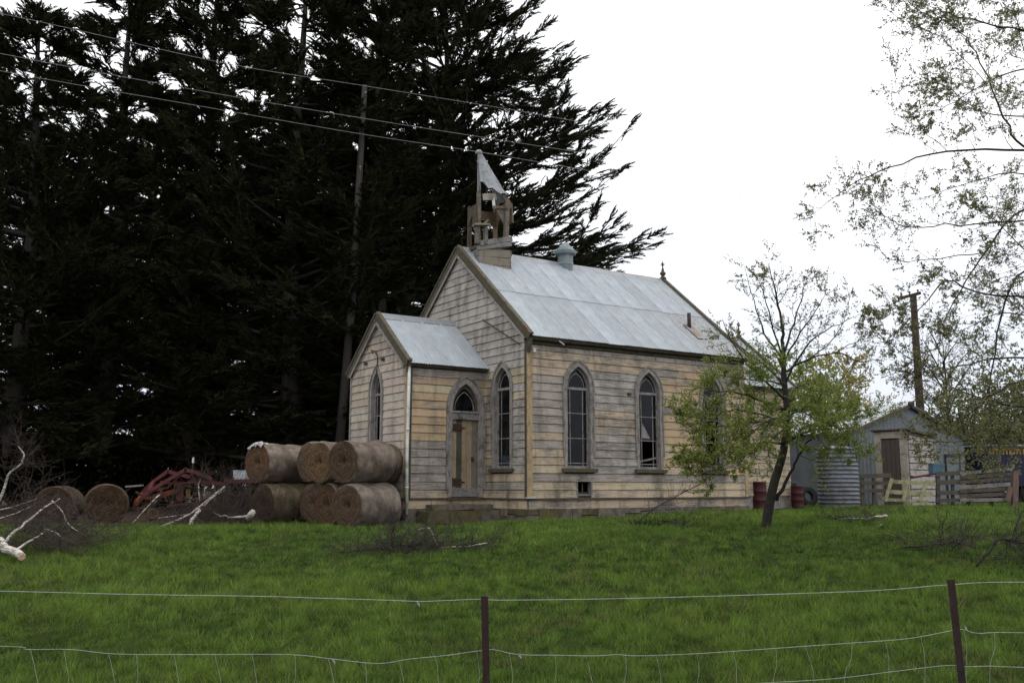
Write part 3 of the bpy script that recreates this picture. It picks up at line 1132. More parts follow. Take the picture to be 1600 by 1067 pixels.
for zc in (1.88, 0.42):
    mb = MB()
    s0 = a.s - a.hw + 0.01
    bar(mb, W_PSIDE, s0, s0 + 0.42, zc - 0.018, zc + 0.018, -0.03, -0.004)
    for ds, r in ((0.09, 0.105), (0.25, 0.085)):
        for q in range(4):
            an = q * math.pi / 2 + math.pi / 4
            c = W_PSIDE.p(s0 + ds + r * 0.6 * math.cos(an), zc + r * 0.75 * math.sin(an), -0.014)
            M3 = Matrix((W_PSIDE.e, W_PSIDE.n, Vector((0, 0, 1)))).transposed()
            mb.box(c, (r * 0.45, 0.011, r * 0.45), M3 @ Matrix.Rotation(an, 3, 'Y'))
    mb.build('strap_hinge', M_IRON, dro)
mb = MB()
bar(mb, W_PSIDE, a.s + a.hw - 0.20, a.s + a.hw - 0.12, 0.98, 1.10, -0.03, -0.012)
mb.tube([W_PSIDE.p(a.s + a.hw - 0.16, 1.03, -0.02), W_PSIDE.p(a.s + a.hw - 0.16, 1.03, 0.03)], [0.015, 0.028], 8)
mb.build('handle', M_IRON, dro)
mb = MB()
bar(mb, W_PSIDE, a.s - a.hw - 0.16, a.s + a.hw + 0.16, -0.05, 0.012, -0.1, 0.10)
mb.build('threshold', M_DARKWOOD, door_case)

# ------------------------------------------------------------------ roofs
CORR = 0.076


def corr_sheet(width, length, amp=0.011, seg=5, rows=4, sag=0.006, seed=0):
    """corrugated sheet: x across, y down the slope, z up"""
    rr = random.Random(seed)
    nw = max(1, round(width / CORR))
    nxs = nw * seg
    mb = MB()
    jit = [rr.uniform(-sag, sag) for _ in range((rows + 1) * 3)]
    for j in range(rows + 1):
        y = length * j / rows
        for i in range(nxs + 1):
            x = width * i / nxs
            z = amp * math.sin(2 * math.pi * i / seg) + jit[j * 3 + min(2, int(3 * i / (nxs + 1)))] * 0.5
            if i >= nxs - 2:
                z += 0.009 * (i - nxs + 3)      # lifted side lap
            if j == rows:
                z += 0.006 * rr.random()
            mb.v.append((x, y, z))
    for j in range(rows):
        for i in range(nxs):
            a_ = j * (nxs + 1) + i
            mb.f.append([a_, a_ + 1, a_ + nxs + 2, a_ + nxs + 1])
            mb.m.append(0)
    return mb


def slope_frame(u0, v0, z0, du, dn):
    """columns: along ridge (du), down the slope (dn), normal"""
    x = Vector(du).normalized()
    y = Vector(dn).normalized()
    z = x.cross(y)
    if z.z < 0:
        z = -z
    M4 = Matrix.Identity(4)
    for r_ in range(3):
        M4[r_][0], M4[r_][1], M4[r_][2] = x[r_], y[r_], z[r_]
    M4[0][3], M4[1][3], M4[2][3] = u0, v0, z0
    return M4


def roof_prism(u0, u1, vm, half, zr, ze, thick=0.10, name='roof'):
    """timber deck under the sheets"""
    mb = MB()
    vs = []
    for u in (u0, u1):
        for v, z in ((vm - half, ze), (vm, zr), (vm + half, ze), (vm + half, ze - thick), (vm, zr - thick * 1.3), (vm - half, ze - thick)):
            vs.append((u, v, LEDGE + z))
    fs = [(0, 1, 7, 6), (1, 2, 8, 7), (2, 3, 9, 8), (3, 4, 10, 9), (4, 5, 11, 10), (5, 0, 6, 11), (0, 5, 4, 1), (1, 4, 3, 2), (6, 7, 10, 11), (7, 8, 9, 10)]
    mb.add(vs, fs)
    return mb.build(name, M_DARKWOOD, church)


def sheets(roof, u0, u1, vm, half, zr, ze, rows, wid, seed, tone, side_list=(-1, 1), rusty=()):
    L = math.hypot(half, zr - ze)
    meshes = [corr_sheet(wid + CORR * 0.9, (L / rows) + (0.12 if r_ else 0.06), seed=seed + r_, rows=3).mesh('roof_sheet', M_ROOF, True) for r_ in range(rows)]
    k = round((u1 - u0) / wid)
    for sg in side_list:
        for r_ in range(rows):
            for i in range(k):
                y0 = L * r_ / rows - (0.06 if r_ else 0.0)
                dn = Vector((0, sg * half, ze - zr)).normalized()
                up_n = Vector((0, sg * (zr - ze), half)).normalized()
                lift = 0.016 + 0.010 * (rows - 1 - r_) + 0.004 * (i % 2) + rng.uniform(0, 0.003)
                p = Vector((u0 + wid * i, vm, LEDGE + zr)) + dn * (y0 + rng.uniform(-.008, .012)) + up_n * lift
                o = link('roof_sheet', meshes[r_], roof)
                M4 = slope_frame(p.x, p.y, p.z, (1, 0, 0), dn)
                o.matrix_local = M4 @ Matrix.Rotation(rng.uniform(-.0025, .0025), 4, 'Z')
                g = tone * (1 + rng.uniform(-0.14, 0.12))
                al = 1.0
                if (sg, r_, i) in rusty:
                    al = rusty[(sg, r_, i)]
                o.color = (g, g * rng.uniform(0.985, 1.01), g * rng.uniform(0.98, 1.02), al)


nroof = roof_prism(-0.06, NL + 0.05, NW / 2, NW / 2 + 0.16, HR - 0.03, HE - 0.01)
sheets(nroof, -0.02, NL + 0.02, NW / 2, NW / 2 + 0.20, HR - 0.02, HE - 0.02, 2, 0.62, 11, 1.0,
       rusty={(-1, 1, 10): 0.35, (-1, 1, 11): 0.2, (-1, 0, 1): 0.75, (-1, 0, 12): .8, (-1, 1, 12): 0.6})
proof = roof_prism(-PP - 0.06, -0.002, PMID, pw / 2 + 0.10, PHR - 0.03, PHE - 0.01, 0.07)
sheets(proof, -PP - 0.03, 0.03, PMID, pw / 2 + 0.15, PHR - 0.02, PHE - 0.02, 1, 0.62, 31, 1.04)


def ridge_cap(roof, u0, u1, vm, zr, slope, mat, seed=0, w=0.16):
    mb = MB()
    rr = random.Random(seed)
    n = max(3, int((u1 - u0) / 0.7))
    prof = [(-w, -w * slope + 0.012), (-0.05, -0.05 * slope + 0.03), (-0.03, 0.05), (0, 0.065), (0.03, 0.05), (0.05, -0.05 * slope + 0.03), (w, -w * slope + 0.012)]
    for i in range(n + 1):
        u = u0 + (u1 - u0) * i / n
        dz = rr.uniform(-.006, .006)
        for (v, z) in prof:
            mb.v.append((u, vm + v, LEDGE + zr + z + 0.012 + dz))
    k = len(prof)
    for i in range(n):
        for j in range(k - 1):
            a_ = i * k + j
            mb.f.append([a_, a_ + 1, a_ + k + 1, a_ + k])
            mb.m.append(0)
    o = mb.build('ridge_cap', mat, roof, True)
    o.color = (0.75, 0.72, 0.72, 0.8)
    return o


ridge_cap(nroof, -0.03, NL + 0.03, NW / 2, HR, SLN, M_ROOF, 3)
ridge_cap(proof, -PP - 0.03, -0.02, PMID, PHR, SLP, M_ROOF, 4)


def barge(u, vm, half, zr, ze, du, mat_f, mat_c, apex_ext=0.0, drop=0.0, h=0.17, parent=church):
    """bargeboards of a gable: face board and mossy capping on each slope"""
    for sg in (-1, 1):
        A = Vector((u, vm, LEDGE + zr))
        B = Vector((u, vm + sg * half, LEDGE + ze))
        d = (B - A).normalized()
        n = Vector((0, sg * abs(d.z), abs(d.y)))
        m1 = MB()
        off = n * (-h * 0.5 + 0.04)
        m1.beam(A + off + d * (0.0 if sg < 0 else 0.09), B + off + d * drop, 0.045, h, up=n)
        o = m1.build('bargeboard', mat_f, parent)
        m2 = MB()
        off2 = n * 0.068 + Vector((du * 0.012, 0, 0))
        m2.beam(A + off2 - d * (0.02 if sg < 0 else -0.03), B + off2 + d * (drop + 0.02), 0.12, 0.05, up=n)
        m2.build('capping', mat_c, o)
        m3 = MB()
        off3 = n * (-h - 0.02) + Vector((-du * 0.025, 0, 0))
        m3.beam(A + off3 + d * 0.12, B + off3 + d * (drop - 0.12), 0.03, 0.07, up=n)
        m3.build('frieze_moulding', M_CASE, o)


barge(-0.085, NW / 2, NW / 2 + 0.18, HR + 0.01, HE, 1, M_MOSSY, M_RUSTYMOSS, drop=0.05)
barge(NL + 0.075, NW / 2, NW / 2 + 0.18, HR + 0.01, HE, -1, M_GREYWOOD, M_MOSSY, drop=0.05)
barge(-PP - 0.085, PMID, pw / 2 + 0.116, PHR + 0.01, PHE, 1, M_MOSSY, M_RUSTYMOSS, drop=0.05)


# eaves: fascia, gutter, brackets
def eave(u0, u1, v, z, name_parent, sag, broken=True, fh=0.16):
    mb = MB()
    mb.box(((u0 + u1) / 2, v + 0.14, LEDGE + z - 0.12), ((u1 - u0) / 2 - 0.02, 0.014, fh / 2))
    fo = mb.build('fascia', M_DARKWOOD, church)
    # half round gutter in lengths, some slipped
    n = max(1, round((u1 - u0) / 1.75))
    for i in range(n):
        a_ = u0 + (u1 - u0) * i / n
        b_ = u0 + (u1 - u0) * (i + 1) / n
        m = MB()
        za = rng.uniform(-sag, 0.0)
        zb = rng.uniform(-sag, 0.0)
        prof = [(-0.055, 0.05), (-0.05, 0.0), (-0.03, -0.035), (0.0, -0.047), (0.03, -0.035), (0.05, 0.0), (0.052, 0.05)]
        for (uu, zz) in ((a_, za), (b_ - 0.01, zb)):
            for (dv, dz) in prof:
                m.v.append((uu, v + 0.035 + dv, LEDGE + z - 0.055 + zz + dz))
            for (dv, dz) in prof[::-1]:
                m.v.append((uu, v + 0.035 + dv * 0.86, LEDGE + z - 0.050 + zz + dz))
        q = len(prof) * 2
        for j in range(q):
            m.f.append([j, (j + 1) % q, q + (j + 1) % q, q + j])
            m.m.append(0)
        m.f.append(list(range(q)))
        m.f.append(list(range(q, 2 * q))[::-1])
        m.m += [0, 0]
        m.build('gutter', M_DARKWOOD, fo)
    for i in range(int((u1 - u0) / 0.8)):
        uu = u0 + 0.5 + i * 0.8
        m = MB()
        m.box((uu, v + 0.165, LEDGE + z - 0.27), (0.02, 0.03, 0.055), jit=.004, rng=rng)
        m.build('eave_bracket', M_CASE, fo)
    return fo


f1 = eave(-0.05, NL + 0.05, -0.18, HE - 0.02, church, 0.02)
f2 = eave(-PP - 0.06, -0.03, PA - 0.116, PHE - 0.02, church, 0.008)
# frieze board under the nave eave
o = corner(W_SIDE, CB, NL - CB, HE - 0.235, HE - 0.13, 0.03, M_MOSSY, 'frieze_board')
o = corner(W_PSIDE, CB, PP, PHE - 0.128, PHE - 0.08, 0.03, M_MOSSY, 'frieze_board')
# scrolled corner brackets below the barge feet, insulators
for w, s, z in ((W_SIDE, -0.03, HE - 0.30), (W_PSIDE, -0.03, PHE - 0.12)):
    mb = MB()
    for k in range(5):
        t = k / 5
        c = w.p(s, z + 0.16 - 0.34 * t, 0.055 + 0.08 * (1 - t))
        mb.box(c, (0.05, 0.05 - 0.02 * t, 0.045))
    mb.build('corbel_bracket', M_MOSSY, church)
mb = MB()
c = W_SIDE.p(0.10, HE - 0.42, 0.16)
mb.lathe([(0.0, -0.06), (0.035, -0.06), (0.05, -0.02), (0.035, 0.0), (0.045, 0.03), (0.025, 0.06), (0.0, 0.062)], 10, Matrix.Translation(c))
mb.tube([W_SIDE.p(0.10, HE - 0.36, 0.02), W_SIDE.p(0.10, HE - 0.36, 0.16)], 0.012, 6)
mb.build('insulator', M_WHITE, church, True)
# loose white gutter strap
mb = MB()
mb.beam((0.62 + 0.25, -0.19, LEDGE + HE - 0.10), (0.62 + 0.42, -0.20, LEDGE + HE - 0.19), 0.012, 0.03)
mb.build('gutter_strap', M_WHITE, f1)
# downpipe on the porch corner
mb = MB()
pp_ = [W_PSIDE.p(-0.02, PHE - 0.06, 0.10), W_PSIDE.p(-0.03, 2.4, 0.10), W_PSIDE.p(-0.045, 1.0, 0.10), W_PSIDE.p(-0.03, -0.42, 0.105)]
mb.tube(pp_, 0.042, 10)
dp = mb.build('downpipe', M_WHITE, church, True)
for z in (1.75, 0.25):
    m = MB()
    m.tube([W_PSIDE.p(-0.036, z, 0.10), W_PSIDE.p(-0.036, z + 0.05, 0.10)], 0.049, 10)
    m.build('pipe_collar', M_WHITE, dp, True)
# little pale flashing on the nave corner ledge
mb = MB()
bar(mb, W_SIDE, -0.11, 0.16, 0.002, 0.03, 0.02, 0.10)
mb.build('ledge_flashing', M_BOXGREY, church)
# hook, knobs and stay on the fronts
mb = MB()
hp = [W_PFRONT.p(pw / 2 + 0.30, 4.02, 0.05), W_PFRONT.p(pw / 2 + 0.22, 4.10, 0.14), W_PFRONT.p(pw / 2 + 0.05, 4.05, 0.10), W_PFRONT.p(pw / 2 - 0.02, 3.9, 0.06), W_PFRONT.p(pw / 2 + 0.0, 3.68, 0.05), W_PFRONT.p(pw / 2 - 0.06, 3.45, 0.10)]
mb.tube(hp, 0.017, 6)
mb.build('iron_hook', M_IRON, church)
for ds in (-0.38, 0.72):
    mb = MB()
    p0 = W_PFRONT.p(pw / 2 + ds, 3.78, 0.02)
    mb.tube([p0, p0 + W_PFRONT.n * 0.10], [0.045, 0.055], 8)
    mb.build('peg', M_DARKWOOD, church)
mb = MB()
mb.tube([W_FRONT.p(2.15, 4.95, 0.06), W_FRONT.p(0.28, 4.02, 0.07)], 0.016, 5)
mb.build('loose_rod', M_IRON, church)
mb = MB()
p0 = W_SIDE.p(3.42, 2.86, 0.03)
mb.box(p0, (0.06, 0.04, 0.035))
mb.build('shutter_catch', M_IRON, church)

# ---- roof ventilator, flue, finial
RU = Matrix.Translation(Vector((3.87, NW / 2 - 0.06, LEDGE + HR - 0.30)))
mb = MB()
mb.lathe([(0.245, 0.0), (0.245, 0.58), (0.27, 0.60), (0.33, 0.62), (0.345, 0.66), (0.345, 0.74), (0.32, 0.765), (0.045, 1.03), (0.0, 1.04)], 24, RU)
vt = mb.build('ventilator', M_VENT, nroof, False)
mb = MB()
mb.lathe([(0.252, 0.30), (0.258, 0.31), (0.258, 0.33), (0.252, 0.34)], 24, RU)
mb.build('band', M_SPIRE, vt)
fz = 5.15
FB = Vector((6.77, 0.93, LEDGE + fz))
mb = MB()
mb.tube([FB + Vector((0, 0, -0.15)), FB + Vector((0, 0, 0.50))], 0.062, 12)
mb.build('flue', M_FLUE, nroof, True)
dnv = Vector((0, -1, -SLN)).normalized()
nrm = Vector((0, -SLN, 1)).normalized()
M3s = Matrix((Vector((1, 0, 0)), dnv, nrm)).transposed()
mb = MB()
mb.box(FB + dnv * 0.22 + nrm * 0.045 + Vector((0.02, 0, 0)), (0.17, 0.42, 0.006), M3s)
mb.build('flue_flashing', M_RUST, nroof)


def finial(c, s, parent):
    mb = MB()
    M4 = Matrix.Translation(c)
    prof = [(0.0, -0.25), (0.15, -0.25), (0.15, -0.02), (0.17, 0.0), (0.17, 0.05), (0.10, 0.08), (0.08, 0.16), (0.14, 0.22), (0.15, 0.28), (0.09, 0.34), (0.055, 0.42), (0.07, 0.46), (0.035, 0.52), (0.018, 0.85), (0.0, 0.9)]
    mb.lathe([(r_ * s, z * s) for r_, z in prof], 10, M4)
    for q in range(4):
        an = q * math.pi / 2 + 0.4
        p = c + Vector((0, 0, 0.62 * s))
        mb.tube([p, p + Vector((math.cos(an) * 0.10 * s, math.sin(an) * 0.10 * s, 0.07 * s)), p + Vector((math.cos(an) * 0.06 * s, math.sin(an) * 0.06 * s, 0.15 * s))], 0.016 * s, 5)
    return mb.build('finial', M_FINIAL, parent)


finial(Vector((NL + 0.06, NW / 2, LEDGE + HR + 0.08)), 0.72, nroof)

# ---- chancel behind the nave
CU0, CU1, CHALF, CZR = NL, 11.7, 2.35, 5.62
CZE = CZR - CHALF * SLN
mb = MB()
for (s0, s1) in ((NW / 2 - CHALF + 0.15, NW / 2 + CHALF - 0.15),):
    x0, x1 = CU0 + 0.01, CU1 - 0.08
    y0, y1 = s0, s1
    zb, ze_ = LEDGE - 0.55, LEDGE + CZE
    vs = [(x0, y0, zb), (x1, y0, zb), (x1, y1, zb), (x0, y1, zb), (x0, y0, ze_), (x1, y0, ze_), (x1, y1, ze_), (x0, y1, ze_), (x1, NW / 2, LEDGE + CZR - 0.12), (x0, NW / 2, LEDGE + CZR - 0.12)]
    mb.add(vs, [(0, 1, 5, 4), (1, 2, 6, 8, 5), (2, 3, 7, 6), (3, 0, 4, 9, 7), (0, 3, 2, 1), (4, 5, 8, 9), (6, 7, 9, 8)])
cw = mb.build('chancel_wall', M_CASE, church)
W_CH = Wall((CU0, NW / 2 - CHALF + 0.15), (1, 0), (0, -1))
courses(W_CH, 0.02, CU1 - CU0 - 0.09, CZE - 0.1, [], cw, lambda s, z: (OCHL, 0.6), joint=0.0)
croof = roof_prism(CU0 + 0.09, CU1, NW / 2, CHALF + 0.1, CZR - 0.03, CZE - 0.09, 0.08)
sheets(croof, CU0 + 0.1, CU1 + 0.03, NW / 2, CHALF + 0.14, CZR - 0.02, CZE - 0.1, 1, 0.6, 51, 0.98)
barge(CU1 + 0.07, NW / 2, CHALF + 0.15, CZR + 0.01, CZE - 0.1, -1, M_GREYWOOD, M_MOSSY, drop=0.04)
finial(Vector((CU1 + 0.07, NW / 2, LEDGE + CZR + 0.08)), 0.6, croof)

# ---- belfry: twisted and half collapsed
BRZ = R(-8)
BC = Vector((0.84, 3.32, LEDGE - 0.16))
BM = Matrix.Translation(BC) @ Matrix.Rotation(BRZ, 4, 'Z')
HB = 0.55


def bf(x, y, z):
    return BM @ Vector((x * 0.9, y * 0.9, z))


def bbeam(a_, b_, w, h, name, mat, parent):
    m = MB()
    m.beam(bf(*a_), bf(*b_), w, h)
    return m.build(name, mat, parent)


mb = MB()
zb0, zb1 = 6.35, 7.42
vs = []
for z in (zb0, zb1):
    for (x, y) in ((-HB, -HB), (HB, -HB), (HB, HB), (-HB, HB)):
        vs.append(bf(x, y, z))
mb.add(vs, [(0, 1, 5, 4), (1, 2, 6, 5), (2, 3, 7, 6), (3, 0, 4, 7), (0, 3, 2, 1), (4, 5, 6, 7)])
belf = mb.build('belfry', M_DARKWOOD, church)
belf['label'] = 'broken timber bell turret with leaning sheet metal spire'
z = 6.42
i = 0
while z < 7.38:
    h = 0.245
    tl = rng.uniform(-0.012, 0.02)
    m = MB()
    m.beam(bf(-HB - 0.02, -HB - 0.02, z + h / 2 - tl), bf(HB + 0.02, -HB - 0.02, z + h / 2 + tl + 0.01), 0.035, h - 0.012)
    o = m.build('belfry_board', M_BOARD, belf)
    o.color = (0.22, 0.185, 0.14, 0.5)
    m = MB()
    m.beam(bf(HB + 0.02, -HB + 0.0, z + h / 2), bf(HB + 0.03, HB + 0.02, z + h / 2 + rng.uniform(-.03, .03)), 0.035, h - 0.03)
    m.build('belfry_board', M_BROWNWOOD, belf)
    m = MB()
    m.beam(bf(-HB - 0.02, -HB, z + h / 2), bf(-HB - 0.02, HB, z + h / 2), 0.03, h - 0.02)
    m.build('belfry_board', M_GREYWOOD, belf)
    z += h
# splintered brown ends on the right edge
for k in range(7):
    zz = 6.55 + 0.14 * k
    m = MB()
    m.beam(bf(HB + 0.02, -HB - 0.04, zz), bf(HB + 0.09 + 0.05 * math.sin(k * 2.3), -HB + 0.12, zz - 0.12 + 0.05 * math.sin(k * 1.3)), 0.02, 0.09)
    m.build('splinter', M_BROWNWOOD, belf)
# slipped ledge beams
bbeam((-0.56, -0.60, 7.52), (0.60, -0.60, 7.77), 0.12, 0.15, 'ledge_beam', M_GREYWOOD, belf)
bbeam((-0.62, -0.55, 7.38), (0.56, -0.64, 7.60), 0.10, 0.12, 'ledge_beam', M_GREYWOOD, belf)
bbeam((0.57, -0.55, 7.72), (0.60, 0.55, 7.62), 0.09, 0.11, 'ledge_beam', M_BROWNWOOD, belf)
bbeam((-0.57, -0.5, 7.45), (-0.57, 0.55, 7.5), 0.09, 0.11, 'ledge_beam', M_DARKWOOD, belf)
# stub pier with lichened cap, front left
for dx in (-0.66, -0.36):
    m = MB()
    m.beam(bf(dx, -0.62, 7.50), bf(dx, -0.62, 8.02), 0.11, 0.11)
    m.build('pier_post', M_BELF, belf)
m = MB()
m.beam(bf(-0.78, -0.62, 8.05), bf(-0.26, -0.62, 8.10), 0.26, 0.055)
m.build('pier_cap', M_LICHEN, belf)
# posts
bbeam((-0.50, -0.42, 7.50), (-0.52, -0.42, 9.15), 0.10, 0.10, 'post', M_BELF, belf)
bbeam((0.45, -0.46, 7.66), (0.50, -0.46, 8.98), 0.14, 0.13, 'post', M_BELF, belf)
bbeam((0.48, 0.44, 7.45), (0.48, 0.42, 8.95), 0.11, 0.11, 'post', M_BROWNWOOD, belf)
bbeam((-0.48, 0.44, 7.45), (-0.46, 0.44, 8.9), 0.11, 0.11, 'post', M_DARKWOOD, belf)
# arched spandrel boards between posts
for (x0, y0, x1, y1, mat) in ((-0.48, 0.42, 0.48, 0.42, M_BROWNWOOD), (0.50, -0.42, 0.50, 0.42, M_BROWNWOOD), (-0.5, -0.42, -0.5, 0.42, M_DARKWOOD)):
    mb = MB()
    n = 10
    A0, A1 = Vector((x0, y0, 0)), Vector((x1, y1, 0))
    nrm2 = (A1 - A0).cross(Vector((0, 0, 1))).normalized() * 0.025
    vs = []
    for k in range(n + 1):
        t = k / n
        c = A0.lerp(A1, t)
        zl = 8.18 + 0.36 * math.sin(math.pi * t) ** 0.7
        for off in (-1, 1):
            for zz in (zl, 8.80):
                q = c + nrm2 * off
                vs.append(bf(q.x, q.y, zz))
    fs = []
    for k in range(n):
        b0, b1 = 4 * k, 4 * k + 4
        fs += [(b0, b1, b1 + 1, b0 + 1), (b0 + 2, b0 + 3, b1 + 3, b1 + 2), (b0, b0 + 2, b1 + 2, b1), (b0 + 1, b1 + 1, b1 + 3, b0 + 3)]
    mb.add(vs, fs)
    mb.build('arched_brace', mat, belf)
# curved front brace still hanging at the right post
mb = MB()
mb.add([bf(0.10, -0.44, 8.66), bf(0.44, -0.44, 8.66), bf(0.44, -0.44, 8.10), bf(0.30, -0.44, 8.38), bf(0.10, -0.40, 8.66), bf(0.44, -0.40, 8.66), bf(0.44, -0.40, 8.10), bf(0.30, -0.40, 8.38)],
       [(0, 1, 2, 3), (7, 6, 5, 4), (0, 4, 5, 1), (1, 5, 6, 2), (2, 6, 7, 3), (3, 7, 4, 0)])
mb.build('hanging_brace', M_BELF, belf)
bbeam((-0.02, -0.47, 8.72), (0.62, -0.50, 8.76), 0.06, 0.07, 'brace_rail', M_BROWNWOOD, belf)
bbeam((0.36, -0.50, 9.12), (0.64, -0.46, 8.74), 0.07, 0.16, 'rafter_foot', M_BROWNWOOD, belf)
bbeam((0.60, -0.45, 8.95), (0.60, 0.40, 8.90), 0.06, 0.10, 'rafter_foot', M_BROWNWOOD, belf)
bbeam((0.63, -0.35, 8.30), (0.60, -0.30, 8.92), 0.05, 0.30, 'shingled_cheek', M_BROWNWOOD, belf)
bbeam((-0.58, -0.35, 8.05), (-0.60, -0.28, 8.75), 0.05, 0.22, 'shingled_cheek', M_DARKWOOD, belf)
bbeam((-0.50, -0.48, 8.06), (-0.22, -0.52, 8.28), 0.05, 0.05, 'fallen_stick', M_LICHEN, belf)
bbeam((-0.40, -0.46, 8.98), (0.10, -0.46, 9.06), 0.03, 0.20, 'white_soffit', M_CREAM, belf)
bbeam((0.0, -0.44, 9.0), (0.03, -0.46, 8.68), 0.06, 0.08, 'white_soffit', M_WHITE, belf)
# spire: leaning four sided metal cone, torn along the foot
AP = Vector((-0.47, -0.30, 10.42))
base = [Vector((-0.52, -0.56, 9.22)), Vector((0.46, -0.60, 9.05)), Vector((0.50, 0.35, 9.0)), Vector((-0.26, 0.30, 9.15))]
for k in (0, 1, 3):
    A0, A1 = base[k], base[(k + 1) % 4]
    mb = MB()
    n = 7
    rows = 6
    rr = random.Random(60 + k)
    tear = [rr.uniform(-.07, .09) + (.12 * (1 - i_ / n) if k == 0 else 0) for i_ in range(n + 1)]
    vs = []
    for j in range(rows + 1):
        t = j / rows
        for i_ in range(n + 1):
            q = A0.lerp(A1, i_ / n)
            if j == 0:
                q = q + Vector((0, 0, tear[i_] + (0.10 if k == 0 and i_ < 2 else 0)))
            top = AP + (A0.lerp(A1, i_ / n) - (base[0] + base[2]) / 2) * 0.11
            p = q.lerp(top, t)
            bulge = math.sin(i_ / n * math.pi) * 0.03 * (1 - t) + rr.uniform(-.006, .006)
            out_ = (p - Vector((AP.x * t, 0 * t, p.z)))
            out_.z = 0
            if out_.length > 1e-4:
                p = p + out_.normalized() * bulge
            vs.append(bf(p.x, p.y, p.z))
    fs = []
    for j in range(rows):
        for i_ in range(n):
            a_ = j * (n + 1) + i_
            fs.append((a_, a_ + 1, a_ + n + 2, a_ + n + 1))
    mb.add(vs, fs)
    mb.build('spire_sheet', M_SPIRE, belf)
bbeam((-0.50, -0.45, 9.1), (-0.46, -0.32, 10.40), 0.07, 0.07, 'spire_rafter', M_GREYWOOD, belf)
mb = MB()
q = AP + Vector((0, 0, 0.0))
mb.lathe([(0.0, -0.1), (0.10, -0.06), (0.11, 0.0), (0.06, 0.05), (0.0, 0.06)], 10, Matrix.Translation(bf(q.x, q.y, q.z)))
mb.build('spire_cap', M_SPIRE, belf)
#PART2
# ------------------------------------------------------------------ trees
class Leaves:
    """small diamond leaves, gathered and built as one mesh"""
    def __init__(s, seed):
        s.p, s.d, s.n, s.l, s.w = [], [], [], [], []
        s.r = np.random.RandomState(seed)

    def add(s, p, d, L, W):
        s.p.append(tuple(p))
        s.d.append(tuple(d))
        s.l.append(L)
        s.w.append(W)

    def mesh(s, name, mat):
        P = np.array(s.p)
        D = np.array(s.d)
        D /= np.linalg.norm(D, axis=1)[:, None] + 1e-9
        Nn = s.r.normal(size=P.shape)
        S = np.cross(D, Nn)
        S /= np.linalg.norm(S, axis=1)[:, None] + 1e-9
        U = np.cross(S, D)
        L = np.array(s.l)[:, None]
        W = np.array(s.w)[:, None]
        v = np.stack([P, P + D * L * 0.5 + S * W * 0.5 + U * L * 0.06, P + D * L, P + D * L * 0.5 - S * W * 0.5 + U * L * 0.06], 1)
        f = np.arange(len(P) * 4).reshape(-1, 4)
        return tri_mesh(name, v.reshape(-1, 3), f, mat)


# template of one cypress plume, axis along +x, length 1
def plume(seed, n=30):
    r = np.random.RandomState(seed)
    vs = []
    for i in range(n):
        t = (i + 0.5) / n
        a = (0.85 - 0.6 * t) * r.uniform(0.7, 1.2)
        ph = r.uniform(-0.9, 0.9) + (math.pi if i % 2 else 0)
        d = np.array([math.cos(a), math.sin(a) * math.cos(ph), math.sin(a) * math.sin(ph) * 0.55])
        L = (0.34 - 0.17 * t) * r.uniform(0.75, 1.3)
        p = np.array([t * 0.86, 0, 0.05 * math.sin(t * 3)]) + r.normal(size=3) * 0.012
        q = np.cross(d, r.normal(size=3))
        q /= np.linalg.norm(q)
        w = 0.036 * (1 - 0.35 * t) * r.uniform(0.8, 1.3)
        vs.append([p - q * w, p + q * w, p + d * L])
    return np.array(vs).reshape(-1, 3)


PLUMES = [plume(k) for k in range(5)]


